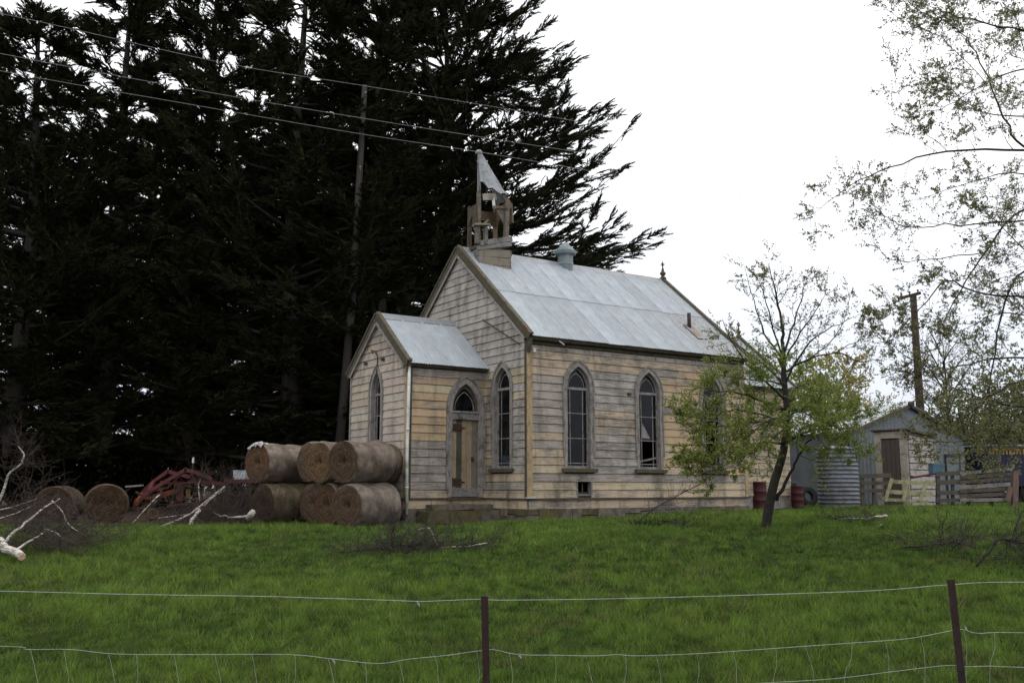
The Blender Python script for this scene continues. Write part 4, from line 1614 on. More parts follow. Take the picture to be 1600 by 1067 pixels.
def cypress(seed, H, Rm, nl=150, prof=None, low=0.05, dens=1.0, lean=0.0):
    r = np.random.RandomState(seed)
    prof = prof or [(0.0, 0.6), (0.12, 0.85), (0.35, 1.0), (0.6, 0.85), (0.8, 0.58), (0.93, 0.3), (1.0, 0.08)]
    pt = [a for a, _ in prof]
    pr = [b for _, b in prof]
    tb, tk = MB(), MB()
    tr = [(lean * (h / H) ** 1.5 + 0.15 * math.sin(h * 0.3 + seed), 0.15 * math.sin(h * 0.23 + seed * 2), h) for h in np.linspace(-0.3, H * 0.97, 12)]
    tk.tube(tr, [0.46 * (1 - 0.92 * k / 11) + 0.03 for k in range(12)], 9)
    P, D, S, T = [], [], [], []
    for i in range(nl):
        h = H * (low + (0.985 - low) * ((i + r.uniform(0, 1)) / nl) ** 0.9)
        az = i * 2.39996 + r.uniform(-0.4, 0.4)
        rad = Rm * np.interp(h / H, pt, pr) * r.uniform(0.66, 1.07)
        rise = rad * (0.10 + 0.30 * h / H) * r.uniform(0.4, 1.5)
        h0 = max(0.6, h - rise)
        tx = np.interp(h0, [q[2] for q in tr], [q[0] for q in tr])
        ty = np.interp(h0, [q[2] for q in tr], [q[1] for q in tr])
        ca, sa = math.cos(az), math.sin(az)
        ts = np.linspace(0, 1, 7)
        bend = r.uniform(-0.35, 0.35)
        path = []
        for t in ts:
            ox = rad * t
            lat = bend * rad * 0.3 * t * t
            path.append((tx + ca * ox - sa * lat, ty + sa * ox + ca * lat, h0 + rise * (0.55 * t + 0.45 * t * t)))
        rb = 0.035 + 0.012 * rad
        tb.tube(path, [rb * (1 - 0.85 * t) for t in ts], 4, False)
        path = np.array(path)
        subs = [(path, rad, 0.22)]
        for q in range(3):                    # side boughs, so that the fronds do not all look alike
            t = r.uniform(0.35, 0.8)
            x = t * 6
            i0 = min(5, int(x))
            p = path[i0] + (path[i0 + 1] - path[i0]) * (x - i0)
            d = path[i0 + 1] - path[i0]
            d = d / np.linalg.norm(d)
            a2 = r.choice([-1, 1]) * r.uniform(0.3, 0.85)
            dd = np.array([d[0] * math.cos(a2) - d[1] * math.sin(a2), d[0] * math.sin(a2) + d[1] * math.cos(a2), d[2] + r.uniform(-0.25, 0.3)])
            L2 = rad * (1.02 - t) * r.uniform(0.6, 1.15)
            crv = r.uniform(-0.1, 0.28)
            sp_ = np.array([p + dd * L2 * u_ + np.array([0, 0, crv * L2 * u_ * u_]) for u_ in np.linspace(0, 1, 7)])
            tb.tube([tuple(v_) for v_ in sp_[::2]], [rb * .5, rb * .35, rb * .2, rb * .1], 3, False)
            subs.append((sp_, L2, 0.05))
        for (pth, LL, tmin) in subs:
            ns = max(3, int(LL * 2.6 * dens))
            for k in range(ns):
                t = tmin + (1 - tmin) * (k + r.uniform(0, 1)) / ns
                x = t * 6
                i0 = min(5, int(x))
                p = pth[i0] + (pth[i0 + 1] - pth[i0]) * (x - i0)
                d = pth[i0 + 1] - pth[i0]
                d = d / (np.linalg.norm(d) + 1e-9)
                side = np.array([-d[1], d[0], 0])
                side /= np.linalg.norm(side) + 1e-9
                for q in range(3):
                    sg = (-1, 1, r.choice([-0.3, 0.3]))[q]
                    dd = d * (0.75 + 0.3 * t) + side * sg * r.uniform(0.3, 0.9) * (1.15 - 0.6 * t) + np.array([0, 0, r.uniform(-0.3, 0.28)])
                    P.append(p + r.normal(size=3) * 0.10)
                    D.append(dd)
                    S.append(r.uniform(0.55, 1.2) * (1.1 - 0.25 * t))
            d = pth[-1] - pth[-2]
            d = d / (np.linalg.norm(d) + 1e-9)
            for q in range(3):
                P.append(pth[-1] + d * (0.22 * q - 0.45))
                D.append(d + r.normal(size=3) * 0.14 + np.array([0, 0, 0.03]))
                S.append(r.uniform(0.7, 1.25) * (1 - 0.15 * q))
    P, D, S = np.array(P), np.array(D), np.array(S)
    D /= np.linalg.norm(D, axis=1)[:, None]
    roll = r.normal(size=P.shape) * 0.5 + np.array([0, 0, 1.0])
    Y = np.cross(roll, D)
    Y /= np.linalg.norm(Y, axis=1)[:, None] + 1e-9
    Z = np.cross(D, Y)
    which = r.randint(0, len(PLUMES), len(P))
    allv = []
    for k, T0 in enumerate(PLUMES):
        m = which == k
        fr = np.stack([D[m], Y[m], Z[m]], 2)
        v = np.einsum('nij,vj->nvi', fr, T0) * S[m][:, None, None] + P[m][:, None, :]
        allv.append(v.reshape(-1, 3))
    v = np.concatenate(allv)
    crown = tri_mesh('crown', v, np.arange(len(v)).reshape(-1, 3), M_CYP)
    return tk.mesh('trunk', M_BARK, True), tb.mesh('branches', M_BARK, True), crown


CYP = [cypress(1, 24, 6.2, 105, dens=.62), cypress(2, 26, 5.6, 105, low=0.06, dens=.62), cypress(3, 22, 6.6, 105, low=0.03, dens=.62),
       cypress(9, 27.5, 10.4, 215, prof=[(0, 0.6), (0.15, 0.85), (0.36, 0.96), (0.53, 1.0), (0.65, 0.88), (0.81, 0.60), (0.93, 0.32), (1, 0.1)], low=0.04, dens=0.63)]


def place_cypress(kind, px, depth, rz, sc, label, sx=1.0):
    x = (px - 800) / F * depth * 1.0
    t = empty('cypress_tree', (x, depth, GZ(x, depth)), rz)
    t.scale = (sc * sx, sc * sx, sc)
    for nm, me in zip(('trunk', 'branches', 'crown'), CYP[kind]):
        o = link(nm, me, t)
        if nm == 'branches':
            o['kind'] = 'stuff'
    setp(t, label, 'tree', 'dark cypress shelter belt')
    return t


place_cypress(3, 690, 46, 0.6, 1.0, 'broad dark cypress behind the church with spiky boughs reaching right')
place_cypress(1, 585, 41, 2.0, 1.0, 'tall dark cypress with its trunk close behind the leaning grey pole')
place_cypress(0, 450, 40, 0.3, 1.04, 'dark cypress rising straight behind the stacked round bales')
place_cypress(2, 300, 41, 1.4, 1.08, 'dark cypress behind the red loader')
place_cypress(1, 165, 39, 4.0, 0.9, 'dark cypress behind the pair of brown round bales')
place_cypress(0, 20, 37, 2.6, 0.86, 'dark cypress at the left edge behind the curved birch stick')
place_cypress(2, -120, 38, 5.0, 0.95, 'leftmost dark cypress, only its right boughs in view')
for (k, px, d, rz, sc, lab) in ((2, 620, 54, 3.0, .95, 'further cypress seen through gaps right of the leaning grey pole'), (0, 480, 55, 1.1, 1.0, 'further cypress seen through gaps above the bale stack'), (1, 330, 54, 5.1, .9, 'further cypress seen through gaps above the red loader'), (2, 150, 53, 0.2, .9, 'further cypress seen through gaps above the brown bales'), (0, 30, 51, 2.2, .88, 'further cypress seen through gaps at the far left'), (2, 405, 57, 4.1, 1.02, 'further cypress seen through gaps between loader and bale stack'), (1, 245, 58, 2.9, .98, 'further cypress seen through gaps between brown bales and loader'), (0, 570, 58, 5.3, 1.0, 'further cypress directly behind the leaning grey pole')):
    place_cypress(k, px, d, rz, sc, lab)

# understorey scrub below the belt
def scrub(name, label, cat, c, rx, ry, h, n, mat, seed, leaf=(0.10, 0.05), group=None, stems=26):
    r = np.random.RandomState(seed)
    root = empty(name, (c[0], c[1], GZ(c[0], c[1])))
    setp(root, label, cat, group)
    tb = MB()
    lv = Leaves(seed)
    blobs = []
    for k in range(stems):
        a = r.uniform(0, 2 * math.pi)
        q = r.uniform(0.1, 1) ** 0.6
        tip = Vector((math.cos(a) * rx * q, math.sin(a) * ry * q, h * (0.35 + 0.65 * r.uniform(0.3, 1) * math.sqrt(max(0.05, 1 - q * q * 0.7)))))
        st = Vector((math.cos(a) * rx * q * 0.25, math.sin(a) * ry * q * 0.25, -0.05))
        mid = st.lerp(tip, 0.5) + Vector(r.normal(size=3)) * 0.08 * h
        tb.tube([st, mid, tip], [0.022 * h, 0.013 * h, 0.004 * h], 4, False)
        blobs.append((np.array(tip), 0.16 * h + 0.12 * r.uniform(0.5, 1.4) * max(rx, ry)))
        blobs.append((np.array(mid) * np.array([1.1, 1.1, 1]), 0.14 * h + 0.08 * max(rx, ry)))
    for k in range(n):
        b = blobs[r.randint(len(blobs))]
        v = r.normal(size=3)
        v /= np.linalg.norm(v)
        p = b[0] + v * b[1] * r.uniform(0.3, 1.05)
        if p[2] < 0.02:
            continue
        s_ = r.uniform(0.7, 1.3)
        lv.add(p, v + np.array([0, 0, r.uniform(-.2, .6)]) + r.normal(size=3) * 0.5, leaf[0] * s_, leaf[1] * s_)
    o = tb.build('stems', M_TWIG, root)
    o['kind'] = 'stuff'
    link('foliage', lv.mesh('foliage', mat), root)
    return root


for i, (px, d, rx, h, lab) in enumerate(((60, 50, 5, 3.6, 'dark shrub low behind the left brown bales'), (240, 51, 5, 3.9, 'dark shrub low behind the red loader'), (420, 51, 5, 4.0, 'dark shrub low behind the bale stack'), (590, 52, 5, 4.4, 'dark shrub low behind the porch gable'), (-90, 48, 5, 3.6, 'dark shrub at the left edge behind the curved stick'))):
    x = (px - 800) / F * d
    scrub('shrub', lab, 'shrub', (x, d), rx, 2.2, h, 9000, M_CYP, 70 + i, (0.30, 0.15), 'undergrowth below the shelter belt', 30)


# ---- branching for the fruit trees and the brush
def rot_about(d, ang, az):
    u, w = perp(d)
    return (d * math.cos(ang) + (u * math.cos(az) + w * math.sin(az)) * math.sin(ang)).normalized()


def twig(tb, p, d, L, r0, depth, rg, up, wig, kids, leaf, sides=4, thin=0.0016):
    n = 3
    path = [Vector(p)]
    d = Vector(d).normalized()
    for i in range(n):
        d = (d + Vector((rg.gauss(0, wig), rg.gauss(0, wig), rg.gauss(0, wig) + up))).normalized()
        path.append(path[-1] + d * (L / n))
    rad = [max(thin, r0 * (1 - 0.7 * i / n)) for i in range(n + 1)]
    tb.tube(path, rad, sides if r0 > 0.008 else 3, False)
    if depth == 0:
        if leaf:
            leaf(path, d)
        return
    k = kids[depth] if isinstance(kids, dict) else kids
    for i in range(k):
        t = rg.uniform(0.25, 1.0)
        x = t * n
        i0 = min(n - 1, int(x))
        q = path[i0].lerp(path[i0 + 1], x - i0)
        dd = rot_about((path[i0 + 1] - path[i0]).normalized(), rg.uniform(0.5, 1.1), rg.uniform(0, 6.283))
        twig(tb, q, dd, L * rg.uniform(0.38, 0.62), rad[i0] * 0.55, depth - 1, rg, up, wig, kids, leaf, sides, thin)
    twig(tb, path[-1], d, L * 0.45, rad[-1], 0, rg, up, wig, kids, leaf, sides, thin)


def smooth_path(pts, n=4):
    pts = [Vector(p) for p in pts]
    if len(pts) < 3:
        return pts
    out_ = []
    for i in range(len(pts) - 1):
        p0, p1, p2, p3 = pts[max(i - 1, 0)], pts[i], pts[i + 1], pts[min(i + 2, len(pts) - 1)]
        for k in range(n):
            t = k / n
            out_.append(0.5 * ((2 * p1) + (p2 - p0) * t + (2 * p0 - 5 * p1 + 4 * p2 - p3) * t * t + (3 * p1 - p0 - 3 * p2 + p3) * t ** 3))
    out_.append(pts[-1])
    return out_


def limb(tb, pts, r0, r1, rg, spawn, sl, leaf, up=0.03, wig=0.22, kids=None, depth=1, t0=0.15, sides=6):
    path = smooth_path(pts)
    n = len(path) - 1
    rad = [r0 + (r1 - r0) * (i / n) ** 0.8 for i in range(n + 1)]
    path = [p + Vector((rg.gauss(0, 1), rg.gauss(0, 1), rg.gauss(0, 1))) * (0.012 if 0 < i else 0) for i, p in enumerate(path)]
    tb.tube(path, rad, sides)
    for i in range(spawn):
        t = t0 + (1 - t0) * rg.random() ** 0.85
        x = t * n
        i0 = min(n - 1, int(x))
        q = path[i0].lerp(path[i0 + 1], x - i0)
        d = (path[i0 + 1] - path[i0]).normalized()
        dd = rot_about(d, rg.uniform(0.5, 1.2), rg.uniform(0, 6.283))
        twig(tb, q, dd, sl * rg.uniform(0.5, 1.2) * (1.15 - 0.5 * t), max(0.004, rad[i0] * 0.4), depth, rg, up, wig, kids or {1: 4, 2: 3}, leaf)
    return path


def leaf_cb(lv, rg, per, size, dens=lambda p: 1.0):
    def f(path, d):
        for p0, p1 in zip(path[:-1], path[1:]):
            k = per * dens(p0)
            k = int(k) + (1 if rg.random() < k - int(k) else 0)
            for _ in range(k):
                q = p0.lerp(p1, rg.random())
                dd = Vector((rg.gauss(0, 1), rg.gauss(0, 1), rg.gauss(0, 0.8) + 0.3)) + d * 0.6
                s_ = size * rg.uniform(0.6, 1.3)
                lv.add(q, dd, s_, s_ * 0.55)
    return f


# ---- apple tree in the middle of the paddock
rg = random.Random(21)
AD = 19.6


def ap(px, py, dd=0.0):
    return at(px, py, AD + dd)


ab = ap(1195, 815)
zb = GZ(ab.x, ab.y)
apple = empty('apple_tree', (0, 0, 0))
setp(apple, 'small leafy apple tree standing in front of the far end of the church', 'tree')
tb = MB()
lvA, lvB = Leaves(5), Leaves(6)


def densA(p):
    t = (p.z - 2.9) / 1.8
    k = max(0.28, min(1.0, 1.0 - 0.75 * t))
    return k * (0.62 if p.x < 5.0 else (0.55 if p.x > 6.35 else 1.0))


cbA = leaf_cb(lvA, rg, 5.2, 0.042, densA)
cbB = leaf_cb(lvB, rg, 3.4, 0.042)
root = Vector((ab.x, ab.y, zb - 0.08))
tk = MB()
trunk = smooth_path([root, ap(1207, 765), ap(1224, 705), ap(1230, 650), ap(1225, 590), ap(1224, 550)])
tk.tube(trunk, [0.135] + [0.105 - 0.06 * i / (len(trunk) - 1) for i in range(1, len(trunk))], 9)
tk.build('trunk', M_APBARK, apple, True)
K2 = {1: 5, 2: 4}
limbs = [
    ([ap(1213, 782), ap(1232, 745, -.1), ap(1245, 720, -.2), ap(1262, 690, -.3), ap(1300, 668, -.5)], .07, .015, 9, .8, cbA),
    ([ap(1226, 690), ap(1270, 672, -.4), ap(1310, 655, -.7), ap(1350, 640, -.9)], .055, .010, 10, .75, cbA),
    ([ap(1225, 580), ap(1262, 562, .2), ap(1305, 552, .3), ap(1345, 565, .4), ap(1366, 560, .4)], .05, .007, 9, .6, cbB),
    ([ap(1305, 552, .3), ap(1335, 535, .4), ap(1368, 525, .5), ap(1386, 530, .5)], .02, .005, 5, .4, cbB),
    ([ap(1226, 600), ap(1256, 545, -.3), ap(1300, 510, -.4), ap(1340, 495, -.5)], .045, .006, 9, .6, cbB),
    ([ap(1224, 550), ap(1222, 510), ap(1214, 468), ap(1206, 432), ap(1200, 412)], .07, .006, 13, .62, cbB),
    ([ap(1224, 555), ap(1240, 505, .3), ap(1252, 465, .4), ap(1262, 435, .5)], .05, .006, 9, .55, cbB),
    ([ap(1223, 560), ap(1195, 520, .2), ap(1178, 470, .2), ap(1163, 412, .2)], .045, .005, 8, .5, cbB),
    ([ap(1227, 625), ap(1190, 590, -.3), ap(1150, 545, -.5), ap(1128, 498, -.6)], .05, .006, 9, .6, cbB),
    ([ap(1228, 640), ap(1180, 622, -.5), ap(1135, 612, -.9), ap(1096, 612, -1.1)], .055, .008, 12, .75, cbA),
    ([ap(1228, 660), ap(1175, 660, .6), ap(1125, 665, 1.0), ap(1085, 672, 1.1)], .055, .008, 12, .75, cbA),
    ([ap(1226, 690), ap(1180, 700, -.7), ap(1135, 725, -1.2), ap(1098, 742, -1.4)], .05, .008, 12, .7, cbA),
    ([ap(1228, 640), ap(1245, 640, -.9), ap(1268, 650, -1.5), ap(1290, 672, -1.9)], .05, .008, 12, .75, cbA),
    ([ap(1228, 650), ap(1205, 655, -1.0), ap(1180, 672, -1.7), ap(1160, 700, -2.0)], .05, .008, 12, .75, cbA),
    ([ap(1227, 610), ap(1245, 605, .9), ap(1265, 600, 1.5), ap(1280, 605, 1.9)], .05, .008, 10, .75, cbA),
    ([ap(1226, 600), ap(1195, 595, .9), ap(1150, 590, 1.5), ap(1115, 585, 1.7)], .045, .008, 10, .7, cbA),
    ([ap(1226, 600), ap(1215, 590, -.9), ap(1195, 570, -1.5)], .045, .008, 9, .7, cbA),
    ([ap(1228, 630), ap(1272, 610, .2), ap(1300, 620, .3), ap(1320, 650, .3)], .04, .007, 9, .65, cbA),
    ([ap(1135, 612, -.9), ap(1105, 640, -1.0), ap(1082, 690, -1.0), ap(1075, 720, -1.0)], .02, .005, 9, .55, cbA),
    ([ap(1310, 655, -.7), ap(1325, 690, -.8), ap(1330, 712, -.8)], .018, .005, 7, .5, cbA),
    ([ap(1224, 560), ap(1205, 500, -.4), ap(1192, 455, -.5), ap(1182, 430, -.5)], .04, .005, 9, .5, cbB),
    ([ap(1224, 565), ap(1250, 520, -.6), ap(1280, 478, -.7), ap(1292, 452, -.7)], .04, .005, 9, .5, cbB),
    ([ap(1226, 600), ap(1180, 560, .6), ap(1140, 530, .8), ap(1118, 520, .9)], .035, .005, 9, .5, cbB),
    ([ap(1262, 562, .2), ap(1300, 530, .5), ap(1322, 490, .6), ap(1328, 455, .6)], .025, .004, 8, .45, cbB),
    ([ap(1228, 660), ap(1150, 640, -.2), ap(1110, 655, -.2), ap(1078, 650, -.2)], .04, .006, 11, .7, cbA),
    ([ap(1228, 670), ap(1200, 690, -1.2), ap(1165, 715, -1.6), ap(1140, 745, -1.7)], .04, .006, 10, .6, cbA),
    ([ap(1228, 650), ap(1262, 640, .6), ap(1290, 655, .9), ap(1305, 680, 1.0)], .04, .006, 11, .7, cbA),
    ([ap(1228, 640), ap(1215, 640, 1.0), ap(1190, 655, 1.6), ap(1165, 670, 1.9)], .04, .006, 10, .7, cbA),
]
for (pts, r0, r1, sp, sl, cb) in limbs:
    limb(tb, pts, r0 * .62, r1 * .6, rg, int(sp * 1.25), sl, cb, kids=K2, depth=2 if cb is cbA else 1, wig=0.2, up=0.05)
o = tb.build('branches', M_APBARK, apple, True)
o['kind'] = 'stuff'
link('crown', lvA.mesh('crown', M_APLEAF), apple)
link('sparse_top_leaves', lvB.mesh('sparse_top_leaves', M_APLEAF2), apple)

# ---- tree leaning in from the right
rg = random.Random(33)
RD = 13.2


def rp(px, py, dd=0.0):
    return at(px, py, RD + dd)


rtree = empty('blossom_tree', (0, 0, 0))
setp(rtree, 'nearer fruit tree whose budding boughs hang in from the right edge', 'tree')
tb = MB()
lvC = Leaves(15)
cbC = leaf_cb(lvC, rg, 3.2, 0.031)
rb = rp(1800, 900)
rbase = Vector((rb.x, rb.y, GZ(rb.x, rb.y) - 0.1))
trk = smooth_path([rbase, rp(1790, 760), rp(1770, 600), rp(1775, 430), rp(1750, 260), rp(1730, 90), rp(1700, -80)])
tk = MB()
tk.tube(trk, [0.20 - 0.15 * i / (len(trk) - 1) for i in range(len(trk))], 9)
tk.build('trunk', M_APBARK, rtree, True)
RL = [
    ([rp(1765, 300), rp(1690, 240), rp(1600, 235), rp(1480, 238), rp(1390, 262), rp(1330, 290), rp(1268, 336)], .05, .003, 16, .55),
    ([rp(1330, 290), rp(1300, 289), rp(1252, 290)], .006, .002, 3, .2),
    ([rp(1690, 240), rp(1600, 228, .2), rp(1568, 183, .2), rp(1533, 98, .2), rp(1500, 52, .2), rp(1452, 15, .2)], .04, .004, 18, .6),
    ([rp(1770, 480), rp(1670, 350), rp(1600, 328), rp(1545, 385), rp(1500, 455), rp(1470, 510)], .05, .006, 15, .55),
    ([rp(1600, 345, -.3), rp(1500, 350, -.3), rp(1425, 356, -.3), rp(1385, 338, -.3), rp(1345, 312, -.3)], .022, .003, 14, .45),
    ([rp(1535, 395, -.2), rp(1450, 405, -.2), rp(1388, 404, -.2), rp(1348, 352, -.2)], .016, .002, 9, .35),
    ([rp(1600, 182, .5), rp(1540, 178, .5), rp(1500, 152, .5), rp(1470, 118, .5)], .02, .004, 16, .6),
    ([rp(1740, 100), rp(1650, 60), rp(1560, 40), rp(1480, 20), rp(1440, 8)], .04, .004, 18, .6),
    ([rp(1740, 60, .6), rp(1640, 20, .6), rp(1560, -20, .6), rp(1480, -50, .6)], .04, .005, 14, .6),
    ([rp(1765, 430), rp(1650, 420), rp(1590, 430), rp(1560, 520), rp(1545, 640), rp(1560, 690)], .04, .006, 18, .6),
    ([rp(1770, 560), rp(1650, 560), rp(1560, 560), rp(1480, 575), rp(1425, 562), rp(1385, 531), rp(1356, 505)], .035, .003, 18, .55),
    ([rp(1770, 640), rp(1650, 640), rp(1560, 630), rp(1490, 605), rp(1440, 575)], .035, .005, 18, .6),
    ([rp(1770, 500), rp(1650, 470), rp(1540, 460), rp(1480, 440), rp(1440, 480), rp(1410, 482), rp(1387, 460)], .035, .003, 16, .5),
    ([rp(1760, 380, .8), rp(1660, 290, .8), rp(1580, 270, .8), rp(1500, 290, .8), rp(1440, 310, .8)], .03, .004, 16, .6),
    ([rp(1760, 330, -.8), rp(1660, 150, -.8), rp(1600, 110, -.8), rp(1540, 130, -.8), rp(1480, 165, -.8), rp(1440, 180, -.8)], .03, .004, 17, .55),
    ([rp(1770, 540, .8), rp(1640, 500, .8), rp(1560, 490, .8), rp(1500, 520, .8)], .03, .005, 15, .6),
    ([rp(1770, 690, .3), rp(1660, 690, .3), rp(1570, 680, .3), rp(1500, 690, .3), rp(1430, 690, .3)], .028, .004, 14, .5),
    ([rp(1770, 600, -.9), rp(1640, 590, -.9), rp(1560, 610, -.9), rp(1510, 650, -.9), rp(1480, 655, -.9)], .028, .004, 16, .55),
    ([rp(1760, 420, -.6), rp(1680, 400, -.6), rp(1600, 390, -.6), rp(1560, 350, -.6), rp(1520, 320, -.6)], .025, .004, 15, .5),
    ([rp(1740, 200, .4), rp(1670, 190, .4), rp(1620, 120, .4), rp(1590, 40, .4), rp(1580, -30, .4)], .03, .004, 16, .6),
    ([rp(1770, 640, .9), rp(1660, 600, .9), rp(1600, 640, .9), rp(1560, 690, .9), rp(1540, 720, .9)], .03, .004, 16, .55),
    ([rp(1480, 575), rp(1430, 590), rp(1402, 640)], .008, .002, 5, .3),
    ([rp(1480, 238), rp(1440, 200), rp(1405, 150), rp(1395, 100)], .010, .002, 9, .4),
    ([rp(1540, 130, -.8), rp(1470, 60, -.8), rp(1400, 25, -.8), rp(1385, 10, -.8)], .010, .002, 10, .4),
]
for (pts, r0, r1, sp, sl) in RL:
    limb(tb, pts, r0 * .6, r1 * .8, rg, int(sp * 1.6), sl, cbC, kids={1: 4, 2: 3}, depth=1 if sl < .5 else 2, wig=0.2, up=0.02, t0=0.25)
o = tb.build('branches', M_APBARK, rtree, True)
o['kind'] = 'stuff'
link('crown', lvC.mesh('crown', M_APLEAF2), rtree)


# ---- far trees on the right
def broom_tree(name, label, px, depth, h, w, n, mat, lmat, seed, leaf, per, group=None, up=0.10):
    r_ = random.Random(seed)
    x = (px - 800) / F * depth
    z0 = GZ(x, depth)
    t = empty(name, (x, depth, z0))
    setp(t, label, 'tree', group)
    tb = MB()
    lv = Leaves(seed)
    cb = leaf_cb(lv, r_, per, leaf)
    tk = [Vector((0, 0, -0.2)), Vector((r_.uniform(-.2, .2), 0, h * 0.25)), Vector((r_.uniform(-.3, .3), 0, h * 0.55)), Vector((0.1, 0, h * 0.9))]
    tkm = MB()
    tkm.tube(smooth_path(tk), [0.018 * h * (1 - 0.9 * i / 12) for i in range(13)], 7)
    tkm.build('trunk', M_APBARK, t)
    for k in range(n):
        t_ = 0.15 + 0.8 * k / n
        q = Vector((0, 0, h * t_ * 0.9))
        a = k * 2.4 + r_.uniform(-.4, .4)
        ww = w * (1.0 - 0.55 * t_) * r_.uniform(0.7, 1.15)
        tip = q + Vector((math.cos(a) * ww, math.sin(a) * ww, h * 0.25 * r_.uniform(0.4, 1.1)))
        mid = q.lerp(tip, 0.5) + Vector((0, 0, h * 0.01))
        limb(tb, [q, mid, tip], 0.006 * h, 0.002 * h, r_, 7, 0.16 * h, cb, up=up, depth=1, kids={1: 5}, wig=0.15)
    o = tb.build('branches', M_APBARK, t)
    o['kind'] = 'stuff'
    link('crown', lv.mesh('crown', lmat), t)
    return t


broom_tree('willow_tree', 'pale yellow budding willow beyond the grey shed roof', 1308, 62, 9.0, 3.0, 20, M_TWIG, M_WILLOW, 41, 0.17, 4.2, up=0.16)
broom_tree('willow_tree', 'small thin willow right of the pale yellow one, over the shed ridge', 1362, 66, 6.6, 2.0, 14, M_TWIG, M_WILLOW, 42, 0.13, 2.0, up=0.18)
broom_tree('bare_tree', 'tall sparse tree behind the dark power pole', 1478, 58, 10.5, 2.8, 18, M_TWIG, M_WILLOW, 43, 0.10, 0.9, up=0.16)
x = (1252 - 800) / F * 50
scrub('evergreen_tree', 'dense mid green tree between the church end and the shed', 'tree', (x, 50), 2.3, 2.0, 7.0, 9000, M_APLEAF, 81, (0.20, 0.11), stems=44)
for (px, d, rx, h, n, lab) in ((1520, 47, 2.6, 5.2, 8000, 'dark green bush right of the shed gable'), (1590, 50, 3.0, 7.0, 9000, 'taller dark green bush above the navy truck'), (1690, 52, 3.2, 6.5, 6000, 'dark bush at the right edge past the navy truck')):
    x = (px - 800) / F * d
    scrub('hedge_bush', lab, 'bush', (x, d), rx, 2.0, h, n, M_HEDGE, int(px), (0.20, 0.11), 'bushes behind the yard', 40)

# ------------------------------------------------------------------ poles and power lines
p0 = at(523, 720, 37.6)
p1 = at(570, 134, 37.6)
base = Vector((p0.x, p0.y, GZ(p0.x, p0.y) - 0.3))
mb = MB()
mb.tube([base, base.lerp(p1, 0.5) + Vector((0.12, 0, 0)), p1], [0.19, 0.155, 0.11], 10)
gp = empty('timber_pole', (base.x, base.y, GZ(base.x, base.y)))
o = mb.build('pole', M_POLEWOOD, gp, True)
o.location = -gp.location
for k in range(3):
    mb = MB()
    q = base.lerp(p1, 0.97 - 0.09 * k) + Vector((0.1, -0.16, 0)) - base
    mb.lathe([(0.015, 0), (0.015, 0.1), (0.045, 0.11), (0.04, 0.19), (0.0, 0.21)], 8, Matrix.Translation(base + q))
    o = mb.build('insulator', M_CASE, gp)
    o.location = -gp.location
setp(gp, 'tall leaning grey timber pole among the dark cypresses', 'pole')

WD0 = 30.0
for (pts, lab, r_) in (([(60, 34), (350, 99), (560, 133), (800, 172), (960, 200)], 'topmost of the three overhead wires crossing the dark trees', .006),
                   ([(0, 84), (300, 140), (560, 184), (800, 222), (1000, 252)], 'middle one of the three overhead wires crossing the dark trees', .006),
                   ([(0, 111), (300, 164), (560, 209), (750, 238), (1010, 282)], 'lowest overhead wire, passing just above the spire tip', .006)):
    sl_ = (pts[-1][1] - pts[-2][1]) / (pts[-1][0] - pts[-2][0])
    allp = [(-260, pts[0][1] - (pts[0][0] + 260) * 0.205)] + pts + [(1300, pts[-1][1] + (1300 - pts[-1][0]) * sl_ * 0.93), (1800, pts[-1][1] + (1800 - pts[-1][0]) * sl_ * 0.84)]
    path = [at(x_, y_, 24.5 + (x_ / 1600.0) * 5) for x_, y_ in allp]
    mb = MB()
    mb.tube(smooth_path(path, 5), r_, 5)
    o = mb.build('power_line', M_LINE)
    setp(o, lab, 'power line', 'overhead power lines')

pd = 39.5
pt_ = at(1427, 462, pd)
pb_ = Vector((at(1441, 700, pd).x, pd, 0))
pb_.z = GZ(pb_.x, pb_.y)
pp0 = empty('power_pole', pb_)
mb = MB()
mb.tube([Vector((0, 0, -0.3)), (pt_ - pb_) * 0.5, pt_ - pb_], [0.19, 0.165, 0.13], 10)
mb.build('pole', M_POLEDARK, pp0, True)
mb = MB()
tp = pt_ - pb_
mb.beam(tp + Vector((-0.62, 0.1, -0.12)), tp + Vector((0.28, -0.1, 0.10)), 0.10, 0.12)
ca_ = mb.build('crossarm', M_POLEDARK, pp0)
for k in (-0.5, -0.15, 0.2):
    mb = MB()
    mb.lathe([(0.02, 0), (0.02, 0.08), (0.05, 0.09), (0.045, 0.16), (0.0, 0.18)], 8, Matrix.Translation(tp + Vector((k, 0, 0.05 + k * 0.22))))
    mb.build('insulator', M_BROWNWOOD, pp0)
mb = MB()
mb.tube([tp + Vector((-0.15, -0.2, -1.3 - k * 0.5)) for k in range(6)], 0.02, 5)
setp(pp0, 'dark timber power pole with short crossarm behind the outhouse', 'pole')

